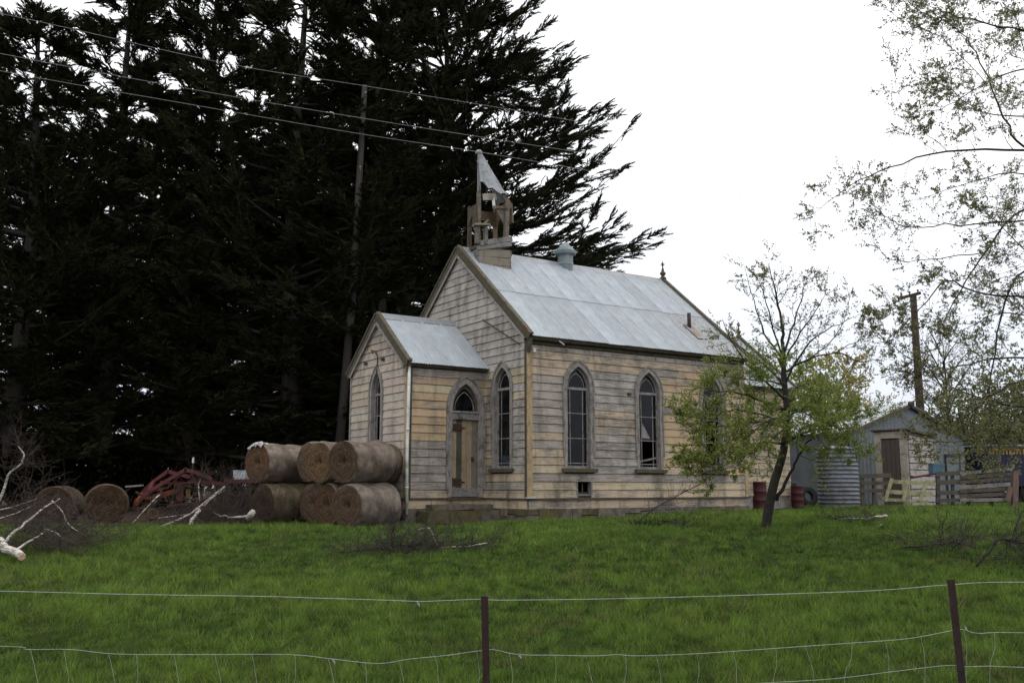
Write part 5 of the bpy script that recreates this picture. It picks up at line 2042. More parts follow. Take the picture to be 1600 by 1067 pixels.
# ------------------------------------------------------------------ shed, outhouse, tank and yard on the right
SRZ = CRZ
sc_ = at(1326, 672, 36.5)
S0 = Vector((sc_.x, sc_.y, GZ(sc_.x, sc_.y) - 0.05))
shed = empty('shed', S0, SRZ)
setp(shed, 'low grey steel shed with pale gable roof behind the water tank', 'shed')
SH = sc_.z - S0.z
SWD, SLEN = 7.6, 9.5
SR = SH + 1.12
mb = MB()
vs = [(0, 0, -0.3), (SWD, 0, -0.3), (SWD, SLEN, -0.3), (0, SLEN, -0.3), (0, 0, SH), (SWD, 0, SH), (SWD, SLEN, SH), (0, SLEN, SH), (SWD / 2, 0, SR), (SWD / 2, SLEN, SR)]
mb.add(vs, [(0, 1, 5, 8, 4), (1, 2, 6, 5), (2, 3, 7, 9, 6), (3, 0, 4, 7)])
o = mb.build('wall', M_SHED, shed)
o.color = (1, 1, 1, 1)
swall = o
k = 8
for i in range(k):
    s0, s1 = SWD * i / k, SWD * (i + 1) / k
    ztop = lambda s: SH + (SR - SH) * (1 - abs(s - SWD / 2) / (SWD / 2)) - 0.05
    mb = MB()
    n = 16
    rows = []
    for j in range(n + 1):
        s = s0 + (s1 - s0) * j / n
        d = -0.02 - 0.012 * (1 + math.sin(j * math.pi / 2 * 1.0))
        mb.v += [(s, d, -0.2), (s, d, ztop(s))]
    for j in range(n):
        mb.f.append([2 * j, 2 * j + 2, 2 * j + 3, 2 * j + 1])
        mb.m.append(0)
    o = mb.build('wall_sheet', M_SHED, swall)
    g = rng.uniform(0.92, 1.08)
    o.color = (g, g, g, 1)
mb = MB()
for i in range(40):
    pass
ov = 0.18
roofs = MB()
roofs.add([(-ov, -0.15, SH - ov * 0.52), (SWD / 2, -0.15, SR + 0.03), (SWD + ov, -0.15, SH - ov * 0.52), (-ov, SLEN, SH - ov * 0.52), (SWD / 2, SLEN, SR + 0.03), (SWD + ov, SLEN, SH - ov * 0.52),
           (-ov, -0.15, SH - ov * 0.52 + 0.05), (SWD / 2, -0.15, SR + 0.085), (SWD + ov, -0.15, SH - ov * 0.52 + 0.05), (-ov, SLEN, SH - ov * 0.52 + 0.05), (SWD / 2, SLEN, SR + 0.085), (SWD + ov, SLEN, SH - ov * 0.52 + 0.05)],
          [(0, 1, 4, 3), (1, 2, 5, 4), (6, 9, 10, 7), (7, 10, 11, 8), (0, 6, 7, 1), (1, 7, 8, 2), (3, 4, 10, 9), (4, 5, 11, 10), (0, 3, 9, 6), (2, 8, 11, 5)])
sroof = roofs.build('roof', M_SHEDROOF, shed)
for i in range(12):
    mb = MB()
    y = SLEN * (i + 0.5) / 12
    for sg in (-1, 1):
        A = Vector((SWD / 2, y, SR + 0.095))
        B = Vector((SWD / 2 + sg * (SWD / 2 + ov), y, SH - ov * 0.52 + 0.06))
        mb.beam(A, B, 0.05, 0.03)
    mb.build('roof_rib', M_SHEDROOF, sroof)
for sg in (-1, 1):
    mb = MB()
    mb.beam((SWD / 2, -0.17, SR - 0.02), (SWD / 2 + sg * (SWD / 2 + ov), -0.17, SH - ov * 0.52 - 0.04), 0.03, 0.13)
    mb.build('bargeboard', M_DOORBROWN if sg < 0 else M_FLUE, shed)
mb = MB()
mb.box((SWD / 2, -0.2, SR + 0.06), (0.14, 0.06, 0.08))
mb.build('ridge_end', M_FLUE, shed)
# door at the right of the gable wall
mb = MB()
mb.box((SWD - 0.95, -0.055, 1.0), (0.45, 0.02, 1.0))
sdo = mb.build('door', M_SHED, shed)
sdo.color = (0.9, 1.0, 1.0, 1)
mb = MB()
mb.box((SWD - 0.95, -0.07, 2.04), (0.52, 0.05, 0.05))
mb.box((SWD - 1.44, -0.06, 1.0), (0.035, 0.03, 1.03))
mb.box((SWD - 0.46, -0.06, 1.0), (0.035, 0.03, 1.03))
mb.build('door_frame', M_FLUE, sdo)

# outhouse
oc = at(1417, 672, 34.2)
O0 = Vector((oc.x, oc.y, GZ(oc.x, oc.y) - 0.05))
OHH = oc.z - O0.z
oh = empty('outhouse', O0, SRZ)
setp(oh, 'little cream outhouse with brown door in front of the grey shed', 'outhouse')
OU, OV = 1.52, 1.32
mb = MB()
hl = 0.22
vs = [(0, 0, -0.1), (OU, 0, -0.1), (OU, OV, -0.1), (0, OV, -0.1), (0, 0, OHH), (OU, 0, OHH - hl), (OU, OV, OHH - hl), (0, OV, OHH)]
mb.add(vs, [(0, 1, 5, 4), (1, 2, 6, 5), (2, 3, 7, 6), (3, 0, 4, 7), (4, 5, 6, 7)])
ow = mb.build('wall', M_DOORBROWN, oh)
nb = 12
for i in range(nb):
    z0, z1 = OHH * i / nb - 0.02, OHH * (i + 1) / nb - 0.02
    if z1 > OHH - hl:
        z1 = OHH - hl * 0.9 if i == nb - 1 else z1
    mb = MB()
    mb.beam((0.02, -0.018, (z0 + z1) / 2 - 0.0), (OU - 0.02, -0.018, (z0 + z1) / 2 - (0.10 if i == nb - 1 else 0)), 0.03 + 0.008 * (i % 2), (z1 - z0) - 0.034 - (0.08 if i == nb - 1 else 0))
    mb.build('weatherboard', M_WHITEBOARD, ow)
for (y0, y1, z0, z1) in ((0.0, 0.30, 0.0, OHH - 0.02), (OV - 0.26, OV, 0.0, OHH - 0.02), (0.30, OV - 0.26, OHH - 0.26, OHH - 0.02)):
    mb = MB()
    mb.box((-0.03, (y0 + y1) / 2, (z0 + z1) / 2), (0.03, (y1 - y0) / 2 - 0.004, (z1 - z0) / 2))
    mb.build('front_panel', M_CREAM, oh)
mb = MB()
mb.box((-0.01, OV / 2 + 0.02, OHH / 2 - 0.17), (0.012, (OV - 0.56) / 2 - 0.01, OHH / 2 - 0.15))
dr_ = mb.build('door', M_DOORBROWN, oh)
for i in range(4):
    mb = MB()
    w_ = (OV - 0.60) / 4
    mb.box((-0.028, 0.32 + w_ * (i + 0.5), OHH / 2 - 0.17), (0.010, w_ / 2 - 0.008, OHH / 2 - 0.16))
    mb.build('door_plank', M_DOORBROWN, dr_)
mb = MB()
mb.beam((-0.14, OV / 2, OHH + 0.045), (OU + 0.12, OV / 2, OHH - hl + 0.02), OV + 0.2, 0.05, up=(0, 0, 1))
mb.build('roof', M_PEN, oh)
mb = MB()
mb.tube([(OU + 0.03, -0.04, OHH - hl), (OU + 0.03, -0.04, 1.0), (OU + 0.10, -0.06, 0.75)], 0.028, 8)
mb.build('waste_pipe', M_CREAM, oh)

# water tank
tkc = at(1311, 781, 33.3)
T0 = Vector((tkc.x, tkc.y + 0.0, GZ(tkc.x, tkc.y)))
tank = empty('water_tank', T0)
setp(tank, 'round corrugated galvanised water tank beside the shed', 'water tank')
TR, TH = 0.67, 1.98
ztk = at(1311, 781, 33.3).z - T0.z
mb = MB()
prof = []
nrib = 14
for i in range(nrib * 6 + 1):
    prof.append((TR + 0.036 * math.sin(i * math.pi / 3), TH * i / (nrib * 6)))
mb.lathe(prof, 40)
mb.build('shell', M_TANK, tank, True)
mb = MB()
mb.lathe([(TR + 0.03, TH), (TR + 0.035, TH + 0.03), (TR * 0.5, TH + 0.10), (0.12, TH + 0.15), (0.12, TH + 0.2), (0.0, TH + 0.21)], 40)
mb.build('lid', M_TANK, tank)
mb = MB()
mb.lathe([(0.0, -0.25), (TR + 0.10, -0.25), (TR + 0.10, 0.0), (0.0, 0.001)], 32)
mb.build('base_slab', M_STONE, tank)

# wooden yard fence: boards of different length on posts
FD = 31.5
yard = empty('yard_fence', (0, 0, 0))
setp(yard, 'old grey board yard fence leaning between tank and end post', 'fence')


def yp(px, py, dd=0.0):
    return at(px, py, FD + dd)


def plank(pa, pb, t, h, name, mat, parent):
    mb = MB()
    mb.beam(pa, pb, t, h)
    return mb.build(name, mat, parent)


for (xa, ya, xb, yb, h) in ((1345, 744, 1392, 742, .13), (1345, 755, 1392, 754, .12), (1345, 767, 1388, 766, .12),
                            (1462, 741, 1512, 738, .14), (1464, 754, 1512, 752, .16), (1464, 770, 1508, 769, .14), (1462, 782, 1512, 781, .12)):
    plank(yp(xa, ya), yp(xb, yb, -.1), 0.04, h, 'board', M_PEN, yard)
for i in range(7):
    y0 = 739 + i * 7.0
    plank(yp(1500, y0 + rng.uniform(-1, 1.5), -.15), yp(1579, y0 - 7 + i * 0.9 + rng.uniform(-.8, .8), -.35), 0.035 + 0.006 * (i % 3), 0.105 + rng.uniform(-.01, .02), 'board', M_PEN if i % 3 else M_GREYWOOD, yard)
for (px, top, bot, m_, w_) in ((1347, 742, 783, M_PEN, .09), (1364, 743, 775, M_PEN, .07), (1465, 738, 787, M_PEN, .11), (1488, 741, 786, M_PEN, .09), (1512, 736, 787, M_PEN, .10), (1548, 734, 786, M_PEN, .10)):
    q = yp(px, bot, .06)
    plank(Vector((q.x, q.y, GZ(q.x, q.y) - 0.15)), yp(px, top, .06), w_, w_, 'post', m_, yard)
q = yp(1583, 783, -.3)
plank(Vector((q.x, q.y, GZ(q.x, q.y) - 0.2)), yp(1586, 735, -.3), 0.17, 0.17, 'end_post', M_PENEND, yard)
plank(yp(1574, 783, -.42), yp(1580, 760, -.42), 0.06, 0.16, 'brace', M_PENEND, yard)
plank(yp(1584, 729, -.36), yp(1578, 735, -.36), 0.05, 0.06, 'cap_rail', M_GREYWOOD, yard)

# pale lichened hurdle leaning in front of it
hur = empty('hurdle', (0, 0, 0))
setp(hur, 'pale green lichened timber hurdle leaning against the yard fence', 'hurdle')
for (xa, ya, xb, yb, h) in ((1394, 752, 1462, 756, .12), (1391, 768, 1457, 772, .13), (1384, 780, 1452, 784, .10)):
    plank(yp(xa, ya, -.55), yp(xb, yb, -.6), 0.04, h, 'rail', M_GREENRAIL, hur)
for (xa, ya, xb, yb) in ((1394, 747, 1383, 783), (1419, 748, 1411, 783), (1449, 750, 1437, 784)):
    plank(yp(xa, ya, -.60), yp(xb, yb, -.68), 0.05, 0.10, 'upright', M_GREENRAIL, hur)
hb = yp(1446, 788, -.75)
plank(Vector((hb.x - 0.15, hb.y, GZ(hb.x, hb.y) + 0.06)), Vector((hb.x + 0.35, hb.y + 0.05, GZ(hb.x, hb.y) + 0.06)), 0.18, 0.12, 'timber_block', M_BROWNWOOD, None)
o = bpy.data.objects['timber_block']
setp(o, 'short orange brown timber block at the foot of the hurdle', 'block')

# bits and pieces lying on the yard fence
for (name, lab, cat, xa, ya, xb, yb, w_, h_, m_) in (
        ('plank', 'red brown plank lying along the top of the yard fence', 'plank', 1425, 746, 1472, 738, .25, .06, M_RED),
        ('blue_crate', 'faded blue crate behind the yard fence next to the outhouse', 'crate', 1456, 731, 1470, 731, .3, .26, M_BLUE),
        ('bucket', 'small white tub on top of the yard fence', 'tub', 1465, 731, 1471, 731, .12, .10, M_WHITE),
        ('plank', 'orange plank end on top of the yard fence', 'plank', 1458, 737, 1472, 735, .14, .07, M_ORANGE)):
    mb = MB()
    pa, pb = yp(xa, ya, .25), yp(xb, yb, .25)
    if name == 'bucket':
        c = (pa + pb) / 2
        mb.lathe([(0.0, 0), (0.07, 0), (0.09, 0.13), (0.10, 0.14), (0.085, 0.14), (0.06, 0.02), (0, 0.02)], 14, Matrix.Translation(c - Vector((0, 0, 0.07))))
    elif name == 'blue_crate':
        c = (pa + pb) / 2
        zt_ = c.z + 0.14
        zb_ = zt_ - 0.34
        for (dx, dy, sx_, sy_) in ((0, -.16, .18, .012), (0, .16, .18, .012), (-.18, 0, .012, .17), (.18, 0, .012, .17)):
            mb.box((c.x + dx, c.y + dy, (zt_ + zb_) / 2), (sx_, sy_, (zt_ - zb_) / 2))
        mb.box((c.x, c.y, zb_ + 0.02), (.17, .15, .02))
        mb.box((c.x, c.y - .165, zt_ - .03), (.20, .02, .03))
    else:
        mb.beam(pa, pb, w_, h_)
    o = mb.build(name, m_)
    setp(o, lab, cat)


# drums and tyre at the church end
def drum(px, depth, r_, h, mat, lab, tilt=0.0):
    q = at(px, 780, depth)
    d = empty('steel_drum', (q.x, q.y, GZ(q.x, q.y)))
    mb = MB()
    mb.lathe([(0.0, 0.0), (r_, 0.0), (r_ + .012, .02), (r_, .04), (r_, h * .32), (r_ + .014, h * .345), (r_, h * .37), (r_, h * .63), (r_ + .014, h * .655), (r_, h * .68), (r_, h - .04), (r_ + .014, h - .015), (r_ + .004, h), (r_ - .02, h), (r_ - .02, h - .02), (0, h - .02)], 24)
    mb.build('body', mat, d, True)
    m = MB()
    m.lathe([(0, h - .019), (.035, h - .019), (.035, h + .004), (0, h + .004)], 10, Matrix.Translation((r_ * .55, 0, 0)))
    m.build('bung', M_IRON, d)
    setp(d, lab, 'drum', 'drums beside the church')
    return d


drum(1184, 31.5, .29, .92, M_DRUM, 'dark red drum touching the far corner of the church')
drum(1216, 32.5, .29, .88, M_DRUM, 'red drum just behind the apple tree trunk')
drum(1232, 33.2, .28, .80, M_GREEN, 'dark green drum between two red drums')
drum(1246, 32.0, .20, .72, M_DRUM, 'narrow red drum nearest the black tyre')
tq = at(1262, 770, 33)
mb = MB()
prof = [(0.16, -.09), (0.20, -.10), (0.29, -.095), (0.335, -.07), (0.345, 0), (0.335, .07), (0.29, .095), (0.20, .10), (0.16, .09), (0.16, -.09)]
mb.lathe(prof, 28, Matrix.Translation((tq.x, tq.y, GZ(tq.x, tq.y) + .33)) @ Matrix.Rotation(R(78), 4, 'X') @ Matrix.Rotation(R(12), 4, 'Y'))
o = mb.build('tyre', M_RUBBER, None, True)
setp(o, 'black tyre leaning by the grey shed wall next to the drums', 'tyre')

# navy truck body with amber lettering
tr0 = at(1541, 765, 44)
truck = empty('truck', (tr0.x, tr0.y, GZ(tr0.x, tr0.y)), R(6))
setp(truck, 'dark navy truck body with amber lettering behind the yard fence', 'truck')
zt0 = at(1541, 696, 44).z - truck.location.z
mb = MB()
mb.box((3.0, 1.1, (zt0 + .75) / 2), (3.0, 1.1, (zt0 - .75) / 2))
tbody = mb.build('body', M_NAVY, truck)
mb = MB()
mb.box((3.0, 1.1, zt0 + 0.02), (3.04, 1.14, 0.03))
mb.build('roof_rail', M_SPIRE, truck)
mb = MB()
mb.box((3.4, 1.1, .62), (2.5, .45, .11))
mb.build('chassis', M_FLUE, truck)
xx = 0.30
k = 0
while xx < 4.6:       # worn, unreadable lettering strokes along the top edge
    mb = MB()
    hh = 0.24
    zc = zt0 - 0.27
    for (ox, w_) in ((0.0, .07), (.17 + .03 * (k % 2), .06)):
        mb.box((xx + ox, -0.008, zc), (w_ / 2, .006, hh / 2))
    mb.box((xx + .09, -0.009, zc + (hh / 2 - .04) * (1 if k % 3 else -1)), (.07, .005, .035))
    if k % 2:
        mb.box((xx + .09, -0.0095, zc), (.06, .005, .03))
    mb.build('lettering', M_SIGNYEL, tbody)
    xx += .33
    k += 1
for wx in (1.2, 2.2, 5.0):
    for wy in (0.25, 1.95):
        m = MB()
        m.lathe([(0.0, -.13), (.25, -.13), (.43, -.13), (.47, -.08), (.47, .08), (.43, .13), (.25, .13), (0, .13)], 20, Matrix.Translation((wx, wy, .47)) @ Matrix.Rotation(math.pi / 2, 4, 'X'))
        wh = m.build('wheel', M_RUBBER, truck, True)
        m = MB()
        m.lathe([(0.0, -.14), (.2, -.14), (.24, -.135), (.24, .135), (0, .14)], 14, Matrix.Translation((wx, wy, .47)) @ Matrix.Rotation(math.pi / 2, 4, 'X'))
        m.build('hub', M_SPIRE, wh)
mb = MB()
mb.box((2.35, -0.02, zt0 * 0.58), (.10, .015, .34))
mb.build('white_panel', M_WHITE, tbody)

# ------------------------------------------------------------------ round bales
def bale_meshes(r_, L, seed):
    rr = random.Random(seed)
    n, sides = 10, 36
    mb = MB()
    prof = [(-L / 2 + .0, r_ - .055), (-L / 2 + .025, r_ - .018), (-L / 2 + .08, r_)]
    prof += [(-L / 2 + .08 + (L - .16) * i / 8, r_ + .012 * math.sin(i * 1.7 + seed)) for i in range(1, 8)]
    prof += [(L / 2 - .08, r_), (L / 2 - .025, r_ - .018), (L / 2, r_ - .055)]
    dents = [(rr.uniform(0, 6.28), rr.uniform(-L / 2, L / 2), rr.uniform(-.06, .04)) for _ in range(14)]
    for (x, rad) in prof:
        for k in range(sides):
            a_ = 2 * math.pi * k / sides
            q = rad
            for (da, dx, am) in dents:
                c = math.cos(a_ - da)
                if c > 0:
                    q += am * c ** 6 * math.exp(-((x - dx) / .3) ** 2)
            zz = math.sin(a_) * q
            zz = max(zz, -r_ * 0.93) * (1 - .03 * (zz > 0)) 
            mb.v.append((x, math.cos(a_) * q * 1.02, zz))
    for i in range(len(prof) - 1):
        for k in range(sides):
            k2 = (k + 1) % sides
            mb.f.append([i * sides + k, i * sides + k2, (i + 1) * sides + k2, (i + 1) * sides + k])
            mb.m.append(0)
    wrap = mb.mesh('net_wrap', M_WRAP, True)
    ends = []
    for sg in (-1, 1):
        m = MB()
        rings = [(r_ - .05, 0.0), (r_ * .8, .012), (r_ * .6, .0), (r_ * .4, .014), (r_ * .2, -.01), (r_ * .09, -.06), (0.0, -.08)]
        for (rad, dx) in rings:
            for k in range(sides):
                a_ = 2 * math.pi * k / sides
                jj = rr.uniform(-.012, .012)
                m.v.append((sg * (L / 2 + dx + jj - .004), math.cos(a_) * rad * 1.02, max(math.sin(a_) * rad, -r_ * .93)))
        for i in range(len(rings) - 1):
            for k in range(sides):
                k2 = (k + 1) % sides
                f_ = [i * sides + k, i * sides + k2, (i + 1) * sides + k2, (i + 1) * sides + k]
                m.f.append(f_ if sg > 0 else f_[::-1])
                m.m.append(0)
        ends.append(m.mesh('straw_end', M_HAY, True))
    return wrap, ends[0], ends[1]


BR, BL = 0.565, 1.36
BALES = [bale_meshes(BR, BL, k) for k in range(4)]


def bale(x, y, z, rz, k, lab, roll=0.0, tint=(1, 1, 1), endt=(1, 1, 1), group='round hay bales stacked by the porch'):
    j1, j2 = math.sin(x * 37 + z * 11), math.sin(x * 91 + z * 23)
    t = empty('hay_bale', (x, y, z - BR * 0.07 + 0.0), rz + 0.06 * j1)
    t.scale = (1 + 0.05 * j2, 1 + 0.04 * j1, 1 - 0.015 * (1 + j2))
    tint = (tint[0] * .96, tint[1] * .94, tint[2] * .90)
    endt = tuple(q * .84 for q in endt)
    for nm, me, c in zip(('net_wrap', 'straw_end', 'straw_end'), BALES[k], (tint, endt, endt)):
        o = link(nm, me, t)
        o.rotation_euler = (0, 0, 0)
        o.location = (0, 0, BR)
        o.color = (*c, 1)
    fr_ = random.Random(int(abs(x) * 1000) + k)
    m = MB()
    for q in range(130):
        a_ = fr_.uniform(0, 6.283)
        sg = fr_.choice((-1, -1, 1))
        rad = BR * (fr_.uniform(.88, 1.0) if fr_.random() < .6 else fr_.uniform(.1, .9))
        p0_ = Vector((sg * BL / 2 * fr_.uniform(.96, 1.0), math.cos(a_) * rad, BR + max(-.9 * BR, math.sin(a_) * rad)))
        d_ = Vector((sg * fr_.uniform(.1, 1), math.cos(a_ + 1.4) * .8, math.sin(a_ + 1.4) * .8 - .25)) * fr_.uniform(.04, .13)
        w_ = Vector((0.0, .004, .004))
        b0 = len(m.v)
        m.add([p0_ - w_, p0_ + w_, p0_ + d_], [(0, 1, 2)])
    o = m.build('loose_straw', M_HAY, t)
    o.color = (1.25, 1.2, 1.0, 1)
    o['kind'] = 'stuff'
    setp(t, lab, 'hay bale', group)
    return t


def bale_px(px, py, depth, k, lab, base=None, drz=0.26, **kw):
    """px,py: middle of the left end face; the bale lies along the church's side-wall direction"""
    q = at(px, py, depth)
    ax = Vector((math.cos(CRZ + drz), math.sin(CRZ + drz), 0))
    c = q + ax * BL / 2
    z = (GZ(c.x, c.y) if base is None else base)
    return bale(c.x, c.y, z, CRZ + drz, k, lab, **kw)


D6 = 23.6
b6 = bale_px(540, 787, D6, 0, 'nearest grey round bale, bottom right of the stack by the downpipe', endt=(.75, .72, .7))
zb_ = b6.location.z + 2 * BR * 0.985
b5 = bale_px(533, 724, D6 + 0.15, 1, 'upper right round bale resting over the nearest one', base=zb_, endt=(.7, .66, .64), tint=(.95, .9, .9))
b5b = bale_px(545, 728, D6 + 0.95, 2, 'bale lying against the porch behind the upper right bale', base=zb_, tint=(.8, .78, .7))
b7 = bale_px(509, 787, D6 + 0.85, 3, 'bottom bale half hidden left of the nearest bale', endt=(.8, .7, .62))
b4 = bale_px(498, 724, D6 + 0.95, 3, 'upper bale showing a round brown straw end in the middle', base=b7.location.z + 2 * BR * .985, endt=(1.1, 1.0, .8))
b8 = bale_px(486, 785, D6 + 1.75, 1, 'bottom bale deep in the stack between the two columns', tint=(.8, .75, .7))
b3 = bale_px(482, 726, D6 + 1.8, 0, 'upper bale mostly hidden behind the middle one', base=b8.location.z + 2 * BR * .985)
b2 = bale_px(411, 784, 25.6, 2, 'mossy bottom left bale of the stack', tint=(.95, .92, .7), endt=(.8, .72, .65))
b1 = bale_px(402, 722, 25.7, 3, 'top left bale with torn white net hanging over its end', base=b2.location.z + 2 * BR * .985, tint=(1.25, 1.2, 1.2), endt=(1.0, .85, .7))
# torn white net draped over b1's end
mb = MB()
rr = random.Random(4)
for i in range(13):
    for j in range(5):
        a_ = math.pi / 2 - 0.75 + 1.25 * i / 12
        rad = BR * (1.03 - 0.10 * j / 4) - (0 if j < 3 else (j - 2) * .05 * rr.random())
        mb.v.append((-BL / 2 - .03 + (.18 - .10 * j) * (1 if j < 2 else .15) + rr.uniform(-.02, .02), math.cos(a_) * rad, BR + math.sin(a_) * rad + rr.uniform(-.02, .02)))
for i in range(12):
    for j in range(4):
        mb.f.append([i * 5 + j, i * 5 + j + 1, i * 5 + j + 6, i * 5 + j + 5])
        mb.m.append(0)
mb.build('torn_net', M_NETTORN, b1)
# pair of brown bales at the left, ends to the camera
q = at(158, 812, 27.0)
bale(q.x, q.y + .3, GZ(q.x, q.y), R(109), 1, 'brown round bale showing its whole end, right one of the pair under the trees', tint=(.45, .37, .3), endt=(.5, .43, .35), group='brown bales under the trees')
q = at(84, 812, 27.6)
bale(q.x, q.y + .3, GZ(q.x, q.y), R(105), 2, 'brown round bale left of the pair, partly behind the birch twigs', tint=(.4, .32, .25), endt=(.42, .35, .28), group='brown bales under the trees')
q = at(318, 812, 29.0)

# ------------------------------------------------------------------ red front loader frame
LD = 28.0


def lp(px, py, dd=0.0):
    return at(px, py, LD + dd)


ldr = empty('loader_frame', (lp(280, 810).x, LD, GZ(lp(280, 810).x, LD)))
off = -ldr.location
setp(ldr, 'faded red front loader frame parked under the trees behind birch branches', 'farm machine')


def lb(pa, pb, w_, h_, name, mat):
    m = MB()
    m.beam(pa + off, pb + off, w_, h_)
    return m.build(name, mat, ldr)


for (dd, pts) in ((-.4, ((214, 786), (232, 768), (289, 734), (304, 737), (330, 748))), (.9, ((222, 770), (240, 752), (262, 736), (276, 740), (300, 746)))):
    P_ = [lp(x_, y_, dd) for x_, y_ in pts]
    for i in range(len(P_) - 1):
        lb(P_[i], P_[i + 1] + (P_[i + 1] - P_[i]) * .04, .06, .10, 'lift_arm', M_RED)
lb(lp(300, 740, -.4), lp(300, 745, .9), .09, .09, 'cross_tube', M_RED)
lb(lp(232, 768, -.4), lp(240, 752, .9), .08, .08, 'cross_tube', M_RED)
lb(lp(214, 786, -.5), lp(222, 772, 1.0), .09, .12, 'cross_tube', M_ORANGE)
lb(lp(260, 755, -.2), lp(318, 753, -.2), .05, .05, 'tie_bar', M_RED)
lb(lp(272, 770, -.1), lp(300, 750, -.1), .06, .08, 'ram', M_IRON)
lb(lp(240, 776, .2), lp(272, 768, .2), .12, .14, 'gear_case', M_ORANGE)
lb(lp(281, 754, .1), lp(281, 782, .1), .12, .16, 'upright', M_RED)
lb(lp(294, 764, .0), lp(294, 778, .0), .22, .05, 'panel', M_YELLOW)
lb(lp(212, 780, .3), lp(244, 776, .3), .05, .07, 'rail', M_ORANGE)
lb(lp(212, 793, .3), lp(243, 797, .3), .05, .07, 'rail', M_ORANGE)
lb(lp(213, 779, .3), lp(209, 795, .3), .05, .07, 'rail', M_ORANGE)
for (xa, ya, xb, yb, dd) in ((232, 768, 262, 762, -.2), (262, 762, 289, 735, -.3), (246, 758, 262, 784, .1), (276, 742, 270, 780, .5), (250, 752, 300, 760, .6), (225, 778, 262, 750, .3), (300, 740, 318, 784, .0), (318, 784, 262, 790, .1), (240, 785, 212, 768, .4)):
    lb(lp(xa, ya, dd), lp(xb, yb, dd), .035, .05, 'strut', M_RED if dd < .35 else M_IRON)
for (xa, xb, yy) in ((206, 222, 800), (214, 232, 803), (224, 244, 804), (236, 256, 806)):
    lb(lp(xa, yy - 6, -.5), lp(xb, yy - 16, .2), .02, .02, 'tine', M_IRON)
lb(lp(196, 760, .6), lp(224, 758, .6), .04, .05, 'pipe', M_GREYWOOD)
lb(lp(310, 752, -.1), lp(352, 756, .2), .08, .10, 'rear_beam', M_RED)
lb(lp(352, 752, .2), lp(352, 792, .2), .10, .12, 'upright', M_FLUE)
for (px, py, rr_, m_) in ((239, 790, .17, M_YELLOW), (322, 788, .30, M_RUBBER)):
    q = lp(px, py, .1)
    q.z = GZ(q.x, q.y) + rr_
    m = MB()
    m.lathe([(0.0, -.03), (rr_ * .25, -.05), (rr_ * .6, -.04), (rr_ * .75, -.09), (rr_ * .95, -.08), (rr_, 0), (rr_ * .95, .08), (rr_ * .75, .09), (rr_ * .6, .04), (0, .04)], 22, Matrix.Translation(q + off) @ Matrix.Rotation(R(72), 4, 'X') @ Matrix.Rotation(R(25), 4, 'Y'))
    wh = m.build('wheel', m_, ldr, True)
    m = MB()
    m.lathe([(0.0, -.06), (rr_ * .5, -.055), (rr_ * .5, .055), (0, .06)], 14, Matrix.Translation(q + off) @ Matrix.Rotation(R(72), 4, 'X') @ Matrix.Rotation(R(25), 4, 'Y'))
    m.build('rim', M_ORANGE if m_ is M_RUBBER else M_IRON, wh)
m = MB()
q = lp(301, 734, -.1) + off
m.tube([q + Vector((0, 0, -.25)), q + Vector((0, 0, .22))], .016, 6)
st_ = m.build('marker_stick', M_GREEN, ldr)
m = MB()
m.tube([q + Vector((0, 0, .2)), q + Vector((0, 0, .36))], .03, 8)
m.build('marker_cap', M_WHITE, st_)

# pale box on a dark trestle behind the stack
gb = at(377, 742, 28.2)
mb = MB()
mb.box(gb, (.19, .16, .12))
mb.box(gb + Vector((0, 0, .125)), (.205, .175, .012))
mb.box(gb + Vector((-.12, -.163, 0)), (.065, .006, .10))
o = mb.build('metal_box', M_BOXGREY)
setp(o, 'pale grey metal box standing just left of the bale stack', 'box')
trs = empty('trestle', (gb.x, gb.y, GZ(gb.x, gb.y)))
setp(trs, 'dark red steel trestle under the pale grey box', 'trestle')
zt_ = gb.z - .121 - trs.location.z
for (a_, b_, nm) in (((-.45, 0, zt_ - .05), (.4, 0, zt_ - .05), 'top_bar'), ((-.35, -.1, -.05), (-.3, 0, zt_ - .1), 'leg'), ((.3, -.1, -.05), (.28, 0, zt_ - .1), 'leg'), ((-.35, .25, -.05), (-.3, 0, zt_ - .1), 'leg'), ((.3, .25, -.05), (.28, 0, zt_ - .1), 'leg')):
    m = MB()
    m.beam(a_, b_, .34 if nm == 'top_bar' else .06, .10 if nm == 'top_bar' else .06)
    m.build(nm, M_RED if nm == 'top_bar' else M_IRON, trs)


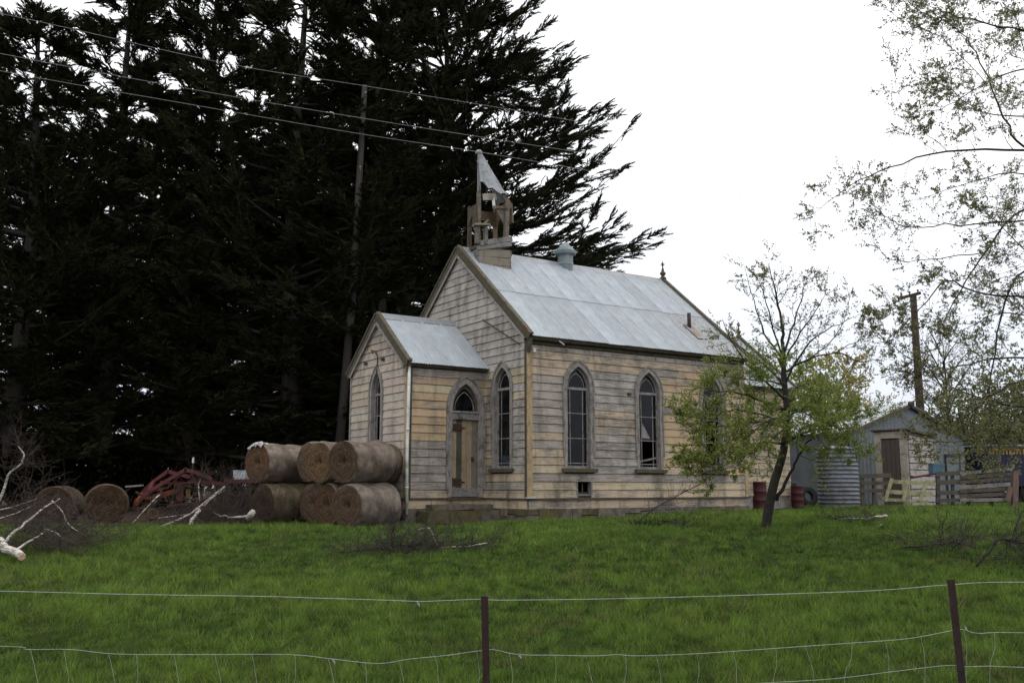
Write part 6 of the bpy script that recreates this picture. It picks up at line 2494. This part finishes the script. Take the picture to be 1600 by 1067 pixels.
# ------------------------------------------------------------------ cut birch branches and brush
def brush(name, lab, stems, twigs, seed, tmat=None, smat=None, cut=None, cat='branch', group=None):
    """stems: list of (points, r0, r1); twigs: list of (centre, spread, n, L, direction)"""
    r_ = random.Random(seed)
    c0 = stems[0][0][0] if stems else twigs[0][0]
    loc = Vector((c0.x, c0.y, GZ(c0.x, c0.y)))
    root = empty(name, loc)
    setp(root, lab, cat, group)
    tw = MB()
    for i, (pts, r0, r1) in enumerate(stems):
        m = MB()
        pth = smooth_path(pts)
        n = len(pth) - 1
        pth = [p + Vector((r_.gauss(0, .3 * r0), r_.gauss(0, .3 * r0), r_.gauss(0, .3 * r0))) - loc for p in pth]
        m.tube(pth, [r0 + (r1 - r0) * k / n for k in range(n + 1)], 8 if r0 > .02 else 5)
        m.build('stem', smat or M_BIRCH, root, True)
        if cut and i in cut:
            m = MB()
            d = (pth[0] - pth[1]).normalized()
            m.tube([pth[0], pth[0] + d * .012], [r0 * .97, r0 * .93], 8)
            m.build('cut_end', M_CUT, root)
        for k in range(int(6 * n * .5)):
            t = r_.uniform(.3, 1)
            x_ = t * n
            i0 = min(n - 1, int(x_))
            q_ = pth[i0].lerp(pth[i0 + 1], x_ - i0)
            dd = rot_about((pth[i0 + 1] - pth[i0]).normalized(), r_.uniform(.3, .9), r_.uniform(0, 6.28))
            twig(tw, q_, dd, r_.uniform(.25, .6), .005, 1, r_, -.02, .2, {1: 2}, None, 3, .002)
    for (c, sp, n, L, dr) in twigs:
        for k in range(n):
            p = Vector((r_.gauss(c.x, sp[0]), r_.gauss(c.y, sp[1]), 0))
            g = GZ(p.x, p.y)
            p.z = max(g + .02, g + abs(r_.gauss(0, sp[2])))
            d = Vector(dr) + Vector((r_.gauss(0, .6), r_.gauss(0, .6), r_.gauss(0, .4)))
            twig(tw, p - loc, d, L * r_.uniform(.5, 1.3), .006, 1, r_, -.03, .22, {1: 3}, None, 3, .0022)
    if tw.v:
        o = tw.build('twigs', tmat or M_BTWIG, root)
        o['kind'] = 'stuff'
    return root


def on(px, py, d, lift=0.0):
    """point near the ground: pixel column at depth d, height from the pixel row"""
    return at(px, py, d)


# near left pile
ND = 17.0
brush('birch_branch', 'thick white birch limb with sawn end at the bottom left of the brush heap',
      [([on(33, 868, ND - .4), on(14, 858, ND), on(0, 846, ND + .3), on(-40, 828, ND + .8)], .068, .08),
       ([on(20, 862, ND - .2), on(45, 846, ND - .1), on(66, 832, ND)], .022, .014)], [], 3, cut=(0,))
brush('birch_branch', 'long pale pole rising from the brush heap to the right',
      [([on(0, 854, ND + .4), on(25, 828, ND + .6), on(55, 803, ND + .9), on(93, 780, ND + 1.2)], .032, .012),
       ([on(81, 782, ND + 1.2), on(96, 798, ND + 1.3), on(106, 818, ND + 1.3), on(122, 830, ND + 1.2)], .016, .009)],
      [(Vector((on(30, 850, ND + 1).x, ND + 1.2, 0)), (.75, .6, .30), 110, .7, (.3, 0, .2)), (Vector((on(80, 850, ND + 1).x, ND + 1.0, 0)), (.45, .4, .16), 60, .6, (.8, 0, .1))], 4)
brush('birch_branch', 'curved pale stick standing up at the left edge above the brush',
      [([on(-14, 805, ND + 2.2), on(2, 775, ND + 2.2), on(14, 742, ND + 2.2), on(34, 722, ND + 2.2), on(37, 710, ND + 2.2), on(29, 697, ND + 2.2)], .03, .012)],
      [(Vector((on(20, 790, ND + 2).x, ND + 2.2, 0)), (.55, .5, .55), 95, .75, (.0, 0, .5))], 5)
brush('brush_heap', 'tangled brown twig heap between curved stick and brown bales',
      [([on(-20, 800, ND + 1.6), on(20, 792, ND + 1.7), on(60, 778, ND + 1.8)], .014, .006), ([on(-10, 812, ND + 1.2), on(24, 802, ND + 1.3), on(50, 790, ND + 1.4)], .012, .006),
       ([on(70, 826, ND + 1.0), on(88, 832, ND + .8), on(98, 842, ND + .7)], .012, .006)],
      [(Vector((on(25, 830, ND + 1.5).x, ND + 1.8, 0)), (.9, .7, .36), 150, .75, (.4, 0, .25)), (Vector((on(70, 830, ND + 1.5).x, ND + 1.6, 0)), (.5, .5, .25), 100, .7, (.9, 0, .05))], 6, cat='brush')
# middle pile in front of the loader
MD = 24.2
brush('birch_branch', 'straight white birch trunk lying diagonally in front of the red loader',
      [([on(248, 824, MD - .5), on(292, 806, MD), on(320, 785, MD + .2), on(352, 760, MD + .5)], .026, .036),
       ([on(312, 796, MD - .1), on(303, 808, MD - .3), on(296, 822, MD - .5)], .035, .055),
       ([on(318, 790, MD), on(336, 774, MD + .1), on(352, 766, MD + .3)], .02, .01),
       ([on(312, 782, MD + .3), on(310, 760, MD + .3), on(313, 748, MD + .3)], .016, .012),
       ([on(318, 780, MD + .3), on(321, 758, MD + .3)], .010, .006),
       ([on(248, 809, MD + .2), on(290, 804, MD + .2)], .014, .01),
       ([on(233, 826, MD - .5), on(278, 825, MD - .5)], .014, .008)],
      [(Vector((on(300, 815, MD).x, MD + .5, 0)), (.7, .5, .28), 200, .8, (.8, .2, .3)), (Vector((on(350, 800, MD).x, MD + .8, 0)), (.5, .4, .5), 170, .8, (.3, 0, .7))], 7, cut=(1,))
brush('birch_branch', 'short birch log with bright white sawn end near the mossy bale',
      [([on(392, 804, MD - .6), on(372, 808, MD - .4), on(345, 806, MD), on(334, 800, MD + .2)], .03, .02),
       ([on(388, 808, MD - .7), on(397, 800, MD - .8)], .09, .07)],
      [(Vector((on(355, 815, MD).x, MD - .1, 0)), (.4, .3, .12), 70, .6, (.3, 0, .2))], 8, cut=(0,))
brush('birch_branch', 'thin white stick leaning left of the loader',
      [([on(208, 816, MD + .3), on(228, 794, MD + .6), on(250, 772, MD + 1.0)], .014, .02)], [], 9)
brush('brush_heap', 'low twig heap along the grass edge below the loader', [],
      [(Vector((on(265, 820, MD).x, MD - .2, 0)), (.8, .3, .10), 120, .6, (.8, 0, .1)), (Vector((on(385, 790, MD).x, MD + .8, 0)), (.35, .3, .35), 90, .6, (.2, 0, .5))], 10, cat='brush')
# brush on the grass in the middle
def gpt(px, d, dz):
    x_ = (px - 800) / F * d
    return Vector((x_, d, GZ(x_, d) + dz))


def depth_for(py):
    """distance at which the ground shows at photo row py (straight ahead, x=0)"""
    best = min(np.arange(8, 30, .05), key=lambda d: abs((at(800, py, d).z) - GZ(-2.0, d)))
    return float(best)


GD = depth_for(864)
brush('fallen_branch', 'grey twiggy fallen branch lying on the grass before the church steps',
      [([gpt(536, GD, .05), gpt(580, GD, .08), gpt(625, GD + .2, .10), gpt(660, GD + .3, .12)], .012, .02),
       ([gpt(618, GD + .2, .05), gpt(616, GD + .2, .30), gpt(621, GD + .3, .50)], .02, .008)],
      [(gpt(600, GD, 0), (.42, .22, .10), 90, .5, (.2, 0, .25)), (gpt(630, GD + .1, 0), (.25, .2, .16), 60, .45, (.1, 0, .5))], 11, tmat=M_TWIG, smat=M_APBARK)
brush('fallen_branch', 'fallen branch with pale curved bark, right of the grey twigs on the grass',
      [([gpt(655, GD + .6, .36), gpt(672, GD + .6, .38), gpt(680, GD + .5, .24), gpt(686, GD + .4, .08)], .012, .016),
       ([gpt(690, GD + .4, .06), gpt(725, GD + .2, .07), gpt(762, GD + .1, .12)], .012, .012)],
      [(gpt(700, GD + .3, 0), (.42, .22, .10), 100, .5, (.4, 0, .25))], 12, tmat=M_TWIG)
# right: bleached log pieces and twigs
GR = depth_for(806) + 1.0
brush('fallen_branch', 'small bleached log and twigs on the grass before the tank',
      [([gpt(1376, 20.6, .12), gpt(1362, 20.6, .10), gpt(1345, 20.7, .06)], .03, .025), ([gpt(1368, 18.6, .05), gpt(1358, 18.6, .04)], .015, .012), ([gpt(1345, 20.6, .05), gpt(1320, 20.5, .08), gpt(1300, 20.5, .05)], .018, .010)],
      [(gpt(1325, 20.5, 0), (.4, .25, .06), 60, .4, (.4, 0, .15))], 13, tmat=M_TWIG, cut=(0,))
brush('fallen_branch', 'low dark twigs in the grass below the yard fence',
      [([gpt(1400, 15.8, .04), gpt(1440, 15.8, .05), gpt(1480, 15.9, .08)], .018, .008)],
      [(gpt(1430, 15.8, 0), (.5, .3, .08), 45, .6, (.2, 0, .5)), (gpt(1478, 15.8, 0), (.15, .15, .05), 16, .55, (0, 0, 1))], 14, tmat=M_TWIG, smat=M_APBARK)
brush('fallen_branch', 'dark bent bough propped on the grass at the right edge',
      [([gpt(1508, 14.2, .03), gpt(1528, 14.2, .22), gpt(1545, 14.3, .40), gpt(1570, 14.3, .36), gpt(1610, 14.4, .30), gpt(1660, 14.4, .34)], .020, .016),
       ([gpt(1568, 14.3, .36), gpt(1585, 14.3, .50), gpt(1620, 14.4, .60)], .013, .008), ([gpt(1565, 14.3, .36), gpt(1572, 14.3, .55), gpt(1582, 14.4, .72)], .010, .005)],
      [(gpt(1570, 14.3, 0), (.35, .25, .12), 40, .6, (.4, 0, .5))], 15, tmat=M_TWIG, smat=M_APBARK)
# weed clump and long cane before the church wall
wc = gpt(1025, 21.2, 0)
weed = empty('weed_clump', wc)
setp(weed, 'coarse green weed clump with a pale stump in front of the side wall', 'plant')
lv = Leaves(91)
rr = random.Random(8)
for k in range(260):
    p = Vector((rr.gauss(0, .34), rr.gauss(0, .2), 0))
    d = Vector((p.x * 1.6 + rr.gauss(0, .5), rr.gauss(0, .5), 0.55 + rr.random() * .5))
    lv.add(p + Vector((0, 0, .02)), d, rr.uniform(.10, .30), .035)
link('leaves', lv.mesh('leaves', M_FLAX), weed)
mb = MB()
mb.tube([Vector((.06, 0, -.05)), Vector((.05, 0, .10)), Vector((.06, 0, .22))], [.05, .045, .015], 7)
mb.build('stump', M_BROWNWOOD, weed)
brush('cane', 'long thin bramble cane arching up across the side wall boards',
      [([gpt(983, 21.0, .02), gpt(1000, 21.1, .20), gpt(1020, 21.3, .42), gpt(1060, 21.6, .70), gpt(1092, 21.9, .92), gpt(1112, 22.2, 1.16)], .016, .006)], [], 16, smat=M_TWIG)
brush('fallen_branch', 'short dark stick in the grass right of the weed clump',
      [([gpt(1034, 20.6, .16), gpt(1046, 20.5, .14), gpt(1058, 20.3, .06), gpt(1080, 20.0, .04)], .016, .010)], [], 17, smat=M_APBARK)

# ------------------------------------------------------------------ wire fence in front
fence = empty('wire_fence', (0, 0, 0))
setp(fence, 'sagging wire netting fence on rusty steel posts along the near edge', 'fence')


def fd(px):
    return 6.78 - (px - 757) * .00022


def fp(px, py):
    return at(px, py, fd(px))


for (xt, yt, xb, yb) in ((757, 931, 760, 1067), (1485, 905, 1503, 1067), (20 - 740, 938, 18 - 740, 1067)):
    a_, b_ = fp(xt, yt), fp(xb, yb)
    d = (b_ - a_)
    foot = a_ + d * ((a_.z - (GZ(b_.x, b_.y) - .25)) / (a_.z - b_.z))
    ax = (foot - a_).normalized()
    side = Vector((1, 0, 0))
    mb = MB()
    # Y section: face strip and stem
    mb.beam(a_ + Vector((0, -.006, 0)), foot + Vector((0, -.006, 0)), .048, .006, up=(0, 1, 0))
    mb.beam(a_ + Vector((-.008, .012, 0)), foot + Vector((-.008, .012, 0)), .006, .034, up=(0, 1, 0))
    po = mb.build('post', M_POST, fence)
    mb = MB()
    for k in range(5):
        q = a_ + ax * (.06 + .17 * k)
        mb.lathe([(0, -.0105), (.006, -.0105), (.006, -.0095), (0, -.0095)], 8, Matrix.Translation(q) @ Matrix.Rotation(math.pi / 2, 4, 'X'))
    mb.build('bolt_hole', M_FLUE, po)
w1 = [(-900, 925), (-400, 915), (0, 923), (200, 928), (400, 931), (500, 934), (600, 937), (655, 939), (690, 938), (735, 936), (757, 936), (800, 937), (1000, 934), (1300, 925), (1400, 920), (1485, 913), (1600, 909), (2000, 915), (2500, 905)]
w2_ = [(-900, 1020), (-400, 1005), (0, 1009), (40, 1014), (110, 1014), (180, 1021), (300, 1022), (450, 1022), (520, 1029), (590, 1036), (640, 1029), (700, 1023), (757, 1015), (775, 1015), (810, 1022), (870, 1023), (930, 1024), (965, 1022), (1000, 1024), (1100, 1020), (1230, 1011), (1330, 1004), (1420, 997), (1485, 985), (1505, 983), (1530, 989), (1600, 988), (2000, 1000), (2500, 990)]
w3 = [(x_, y_ + (52 + 10 * math.sin(x_ * .021)) + (12 if x_ < 1200 else 0)) for x_, y_ in w2_]
w3 = [(-900, 1095), (0, 1088), (300, 1092), (600, 1096), (757, 1080), (1000, 1080), (1185, 1067), (1300, 1060), (1400, 1048), (1480, 1039), (1510, 1041), (1550, 1040), (1600, 1042), (2000, 1050), (2500, 1040)]
w4_ = [(x_, y_ + 75) for x_, y_ in w3]
for (wp, nm, rr_) in ((w1, 'top_wire', .0019), (w2_, 'net_wire', .0016), (w3, 'net_wire', .0015), (w4_, 'net_wire', .0015)):
    mb = MB()
    mb.tube(smooth_path([fp(x_, y_) for x_, y_ in wp], 4), rr_, 5)
    mb.build(nm, M_WIRE, fence)
xw = [p[0] for p in w2_]
rr = random.Random(17)
x_ = -880
while x_ < 2450:
    jx = x_ + rr.uniform(-9, 9)
    lean = rr.uniform(-12, 14)
    y2 = float(np.interp(jx, xw, [p[1] for p in w2_]))
    y3 = float(np.interp(jx, [p[0] for p in w3], [p[1] for p in w3]))
    y4 = float(np.interp(jx, [p[0] for p in w4_], [p[1] for p in w4_]))
    mb = MB()
    mb.tube(smooth_path([fp(jx, y2), fp(jx + lean * .4 + 3, (y2 + y3) / 2), fp(jx + lean, y3), fp(jx + lean, y4), fp(jx + lean + 4, y4 + 70)], 3), .0009, 4)
    mb.build('stay_wire', M_WIRE, fence)
    x_ += 58
for (px, py) in ((653, 940), (521, 1030), (812, 1022), (1508, 978)):
    q = fp(px, py)
    mb = MB()
    for k in range(3):
        mb.tube([q + Vector((-.012 + .006 * k, -.003, .004)), q + Vector((-.004 + .006 * k, .003, -.006)), q + Vector((.0 + .006 * k, -.003, -.016 - .006 * k))], .0016, 4)
    mb.build('wire_knot', M_WIRE, fence)

# ------------------------------------------------------------------ grass
r = np.random.RandomState(12)
N = 1100000
lo, hi = 5.6, 36.0
NT = 15000                                                  # tussocks, the rest is the short sward between them
ty = lo * (hi / lo) ** r.uniform(0, 1, NT) ** 0.92
tx = r.uniform(-1, 1, NT) * (0.60 * ty + 2.2)
tr_ = r.uniform(0.03, 0.11, NT) * np.where(r.uniform(0, 1, NT) < .12, 1.9, 1.0)
th = r.uniform(0.7, 1.5, NT)
tcol = r.normal(0, 1, NT)
u = r.uniform(0, 1, N)
Y = lo * (hi / lo) ** u                                     # density about 1/Y per row, times width gives 1/Y^2
X = r.uniform(-1, 1, N) * (0.60 * Y + 2.2)
ist = r.uniform(0, 1, N) < 0.46
ti = r.randint(0, NT, N)
ta = r.uniform(0, 2 * np.pi, N)
tq = np.sqrt(r.uniform(0, 1, N))
X = np.where(ist, tx[ti] + np.cos(ta) * tq * tr_[ti], X)
Y = np.where(ist, ty[ti] + np.sin(ta) * tq * tr_[ti], Y)
dY = Y


def vnoise(x, y, s, seed):
    q = np.random.RandomState(seed)
    tab = q.uniform(0, 1, (256, 256))
    gx, gy = x * s + 1000, y * s + 1000
    ix, iy = np.floor(gx).astype(int), np.floor(gy).astype(int)
    fx, fy = gx - ix, gy - iy
    fx, fy = fx * fx * (3 - 2 * fx), fy * fy * (3 - 2 * fy)
    t = lambda a, b: tab[a % 256, b % 256]
    return (t(ix, iy) * (1 - fx) + t(ix + 1, iy) * fx) * (1 - fy) + (t(ix, iy + 1) * (1 - fx) + t(ix + 1, iy + 1) * fx) * fy


n1 = vnoise(X, Y, 2.6, 1) * .40 + vnoise(X, Y, 7.0, 2) * .60
n2 = vnoise(X, Y, 0.45, 3)
n3 = vnoise(X, Y, 13.0, 4)
keep = ist | (r.uniform(0, 1, N) < (0.25 + 1.0 * n1))
# not inside buildings, not on the litter under the trees
ci, si = math.cos(CRZ), math.sin(CRZ)
cu = (X - CLOC.x) * ci + (Y - CLOC.y) * si
cv = -(X - CLOC.x) * si + (Y - CLOC.y) * ci
inside = ((cu > 0.02) & (cu < CU1) & (cv > 0.02) & (cv < NW)) | ((cu > -PP) & (cu < 0.1) & (cv > PA) & (cv < PB))
nearwall = (cu > -PP - .3) & (cu < CU1) & (cv > -.45) & (cv < NW)
steps = (cu > -PP + .2) & (cu < 0.1) & (cv > PA - .75) & (cv < PA)
litter = (Y + 3 * vnoise(X, Y, .5, 8) > 27.0) & (X < -4.2)
keep &= ~inside & ~steps & ~litter
X, Y, n1, n2, n3, nearwall = X[keep], Y[keep], n1[keep], n2[keep], n3[keep], nearwall[keep]
ist, ti, ta, tq = ist[keep], ti[keep], ta[keep], tq[keep]
N = len(X)
Z = ground(X, Y)
hgt = (0.022 + 0.045 * r.uniform(0, 1, N) + 0.19 * np.clip(n1 - .40, 0, 1) * r.uniform(.5, 1.6, N) + .03 * (n3 > .8)) * (0.8 + .45 * n2)
hgt = np.where(r.uniform(0, 1, N) < .012, hgt * 1.9, hgt)
hgt = np.where(ist, (0.05 + 0.075 * r.uniform(0, 1, N)) * th[ti] * (1.15 - .5 * tq) * (.75 + .5 * n2), hgt * .85)
hgt = np.where(nearwall, hgt * .55, hgt)
wd = 0.0030 * (0.7 + 0.6 * r.uniform(0, 1, N)) * np.clip(Y / 8.5, .8, 3.4)
az = r.uniform(0, 2 * np.pi, N)
ln = r.uniform(0.15, 0.95, N) * hgt
la = r.uniform(0, 2 * np.pi, N) * .7 + n1 * 6
la = np.where(ist, ta + r.normal(0, .5, N), la)
ln = np.where(ist, hgt * (.15 + .95 * tq) * r.uniform(.6, 1.3, N), ln)
bx, by = np.cos(az) * wd, np.sin(az) * wd
v = np.empty((N, 3, 3), np.float32)
v[:, 0] = np.stack([X - bx, Y - by, Z - .005], 1)
v[:, 1] = np.stack([X + bx, Y + by, Z - .005], 1)
v[:, 2] = np.stack([X + np.cos(la) * ln, Y + np.sin(la) * ln, Z + hgt], 1)
c = np.empty((N, 3), np.float32)
g = r.uniform(0, 1, N)
tuft = np.clip((n1 - .28) / .5, 0, 1)
mixg = np.clip(.30 * n2 + .38 * g - .10 + .30 * (n3 - .5) + .42 * tuft, 0, 1)[:, None]
mixg = np.where(ist[:, None], np.clip(mixg + (.10 + .20 * tcol[ti])[:, None], 0, 1), mixg)
c[:] = np.array([0.024, 0.060, 0.009]) * (1 - mixg) + np.array([0.158, 0.245, 0.036]) * mixg
n5 = vnoise(X, Y, 1.1, 21) * .6 + vnoise(X, Y, 3.7, 22) * .4
dead = r.uniform(0, 1, N) < (.03 + .06 * (n2 > .68) + .09 * (n3 < .12) + .30 * np.clip((n5 - .62) / .2, 0, 1))
c[dead] = np.array([0.16, 0.125, 0.060]) * r.uniform(.5, 1.1, (dead.sum(), 1))
cols = np.repeat(c[:, None, :], 3, 1)
cols[:, 2] *= 1.15
gme = tri_mesh('grass', v.reshape(-1, 3), np.arange(N * 3).reshape(-1, 3), M_GRASS, cols.reshape(-1, 3))
gro = link('grass', gme)
setp(gro, 'rough green paddock grass', 'grass', kind='stuff')
print('grass', N)
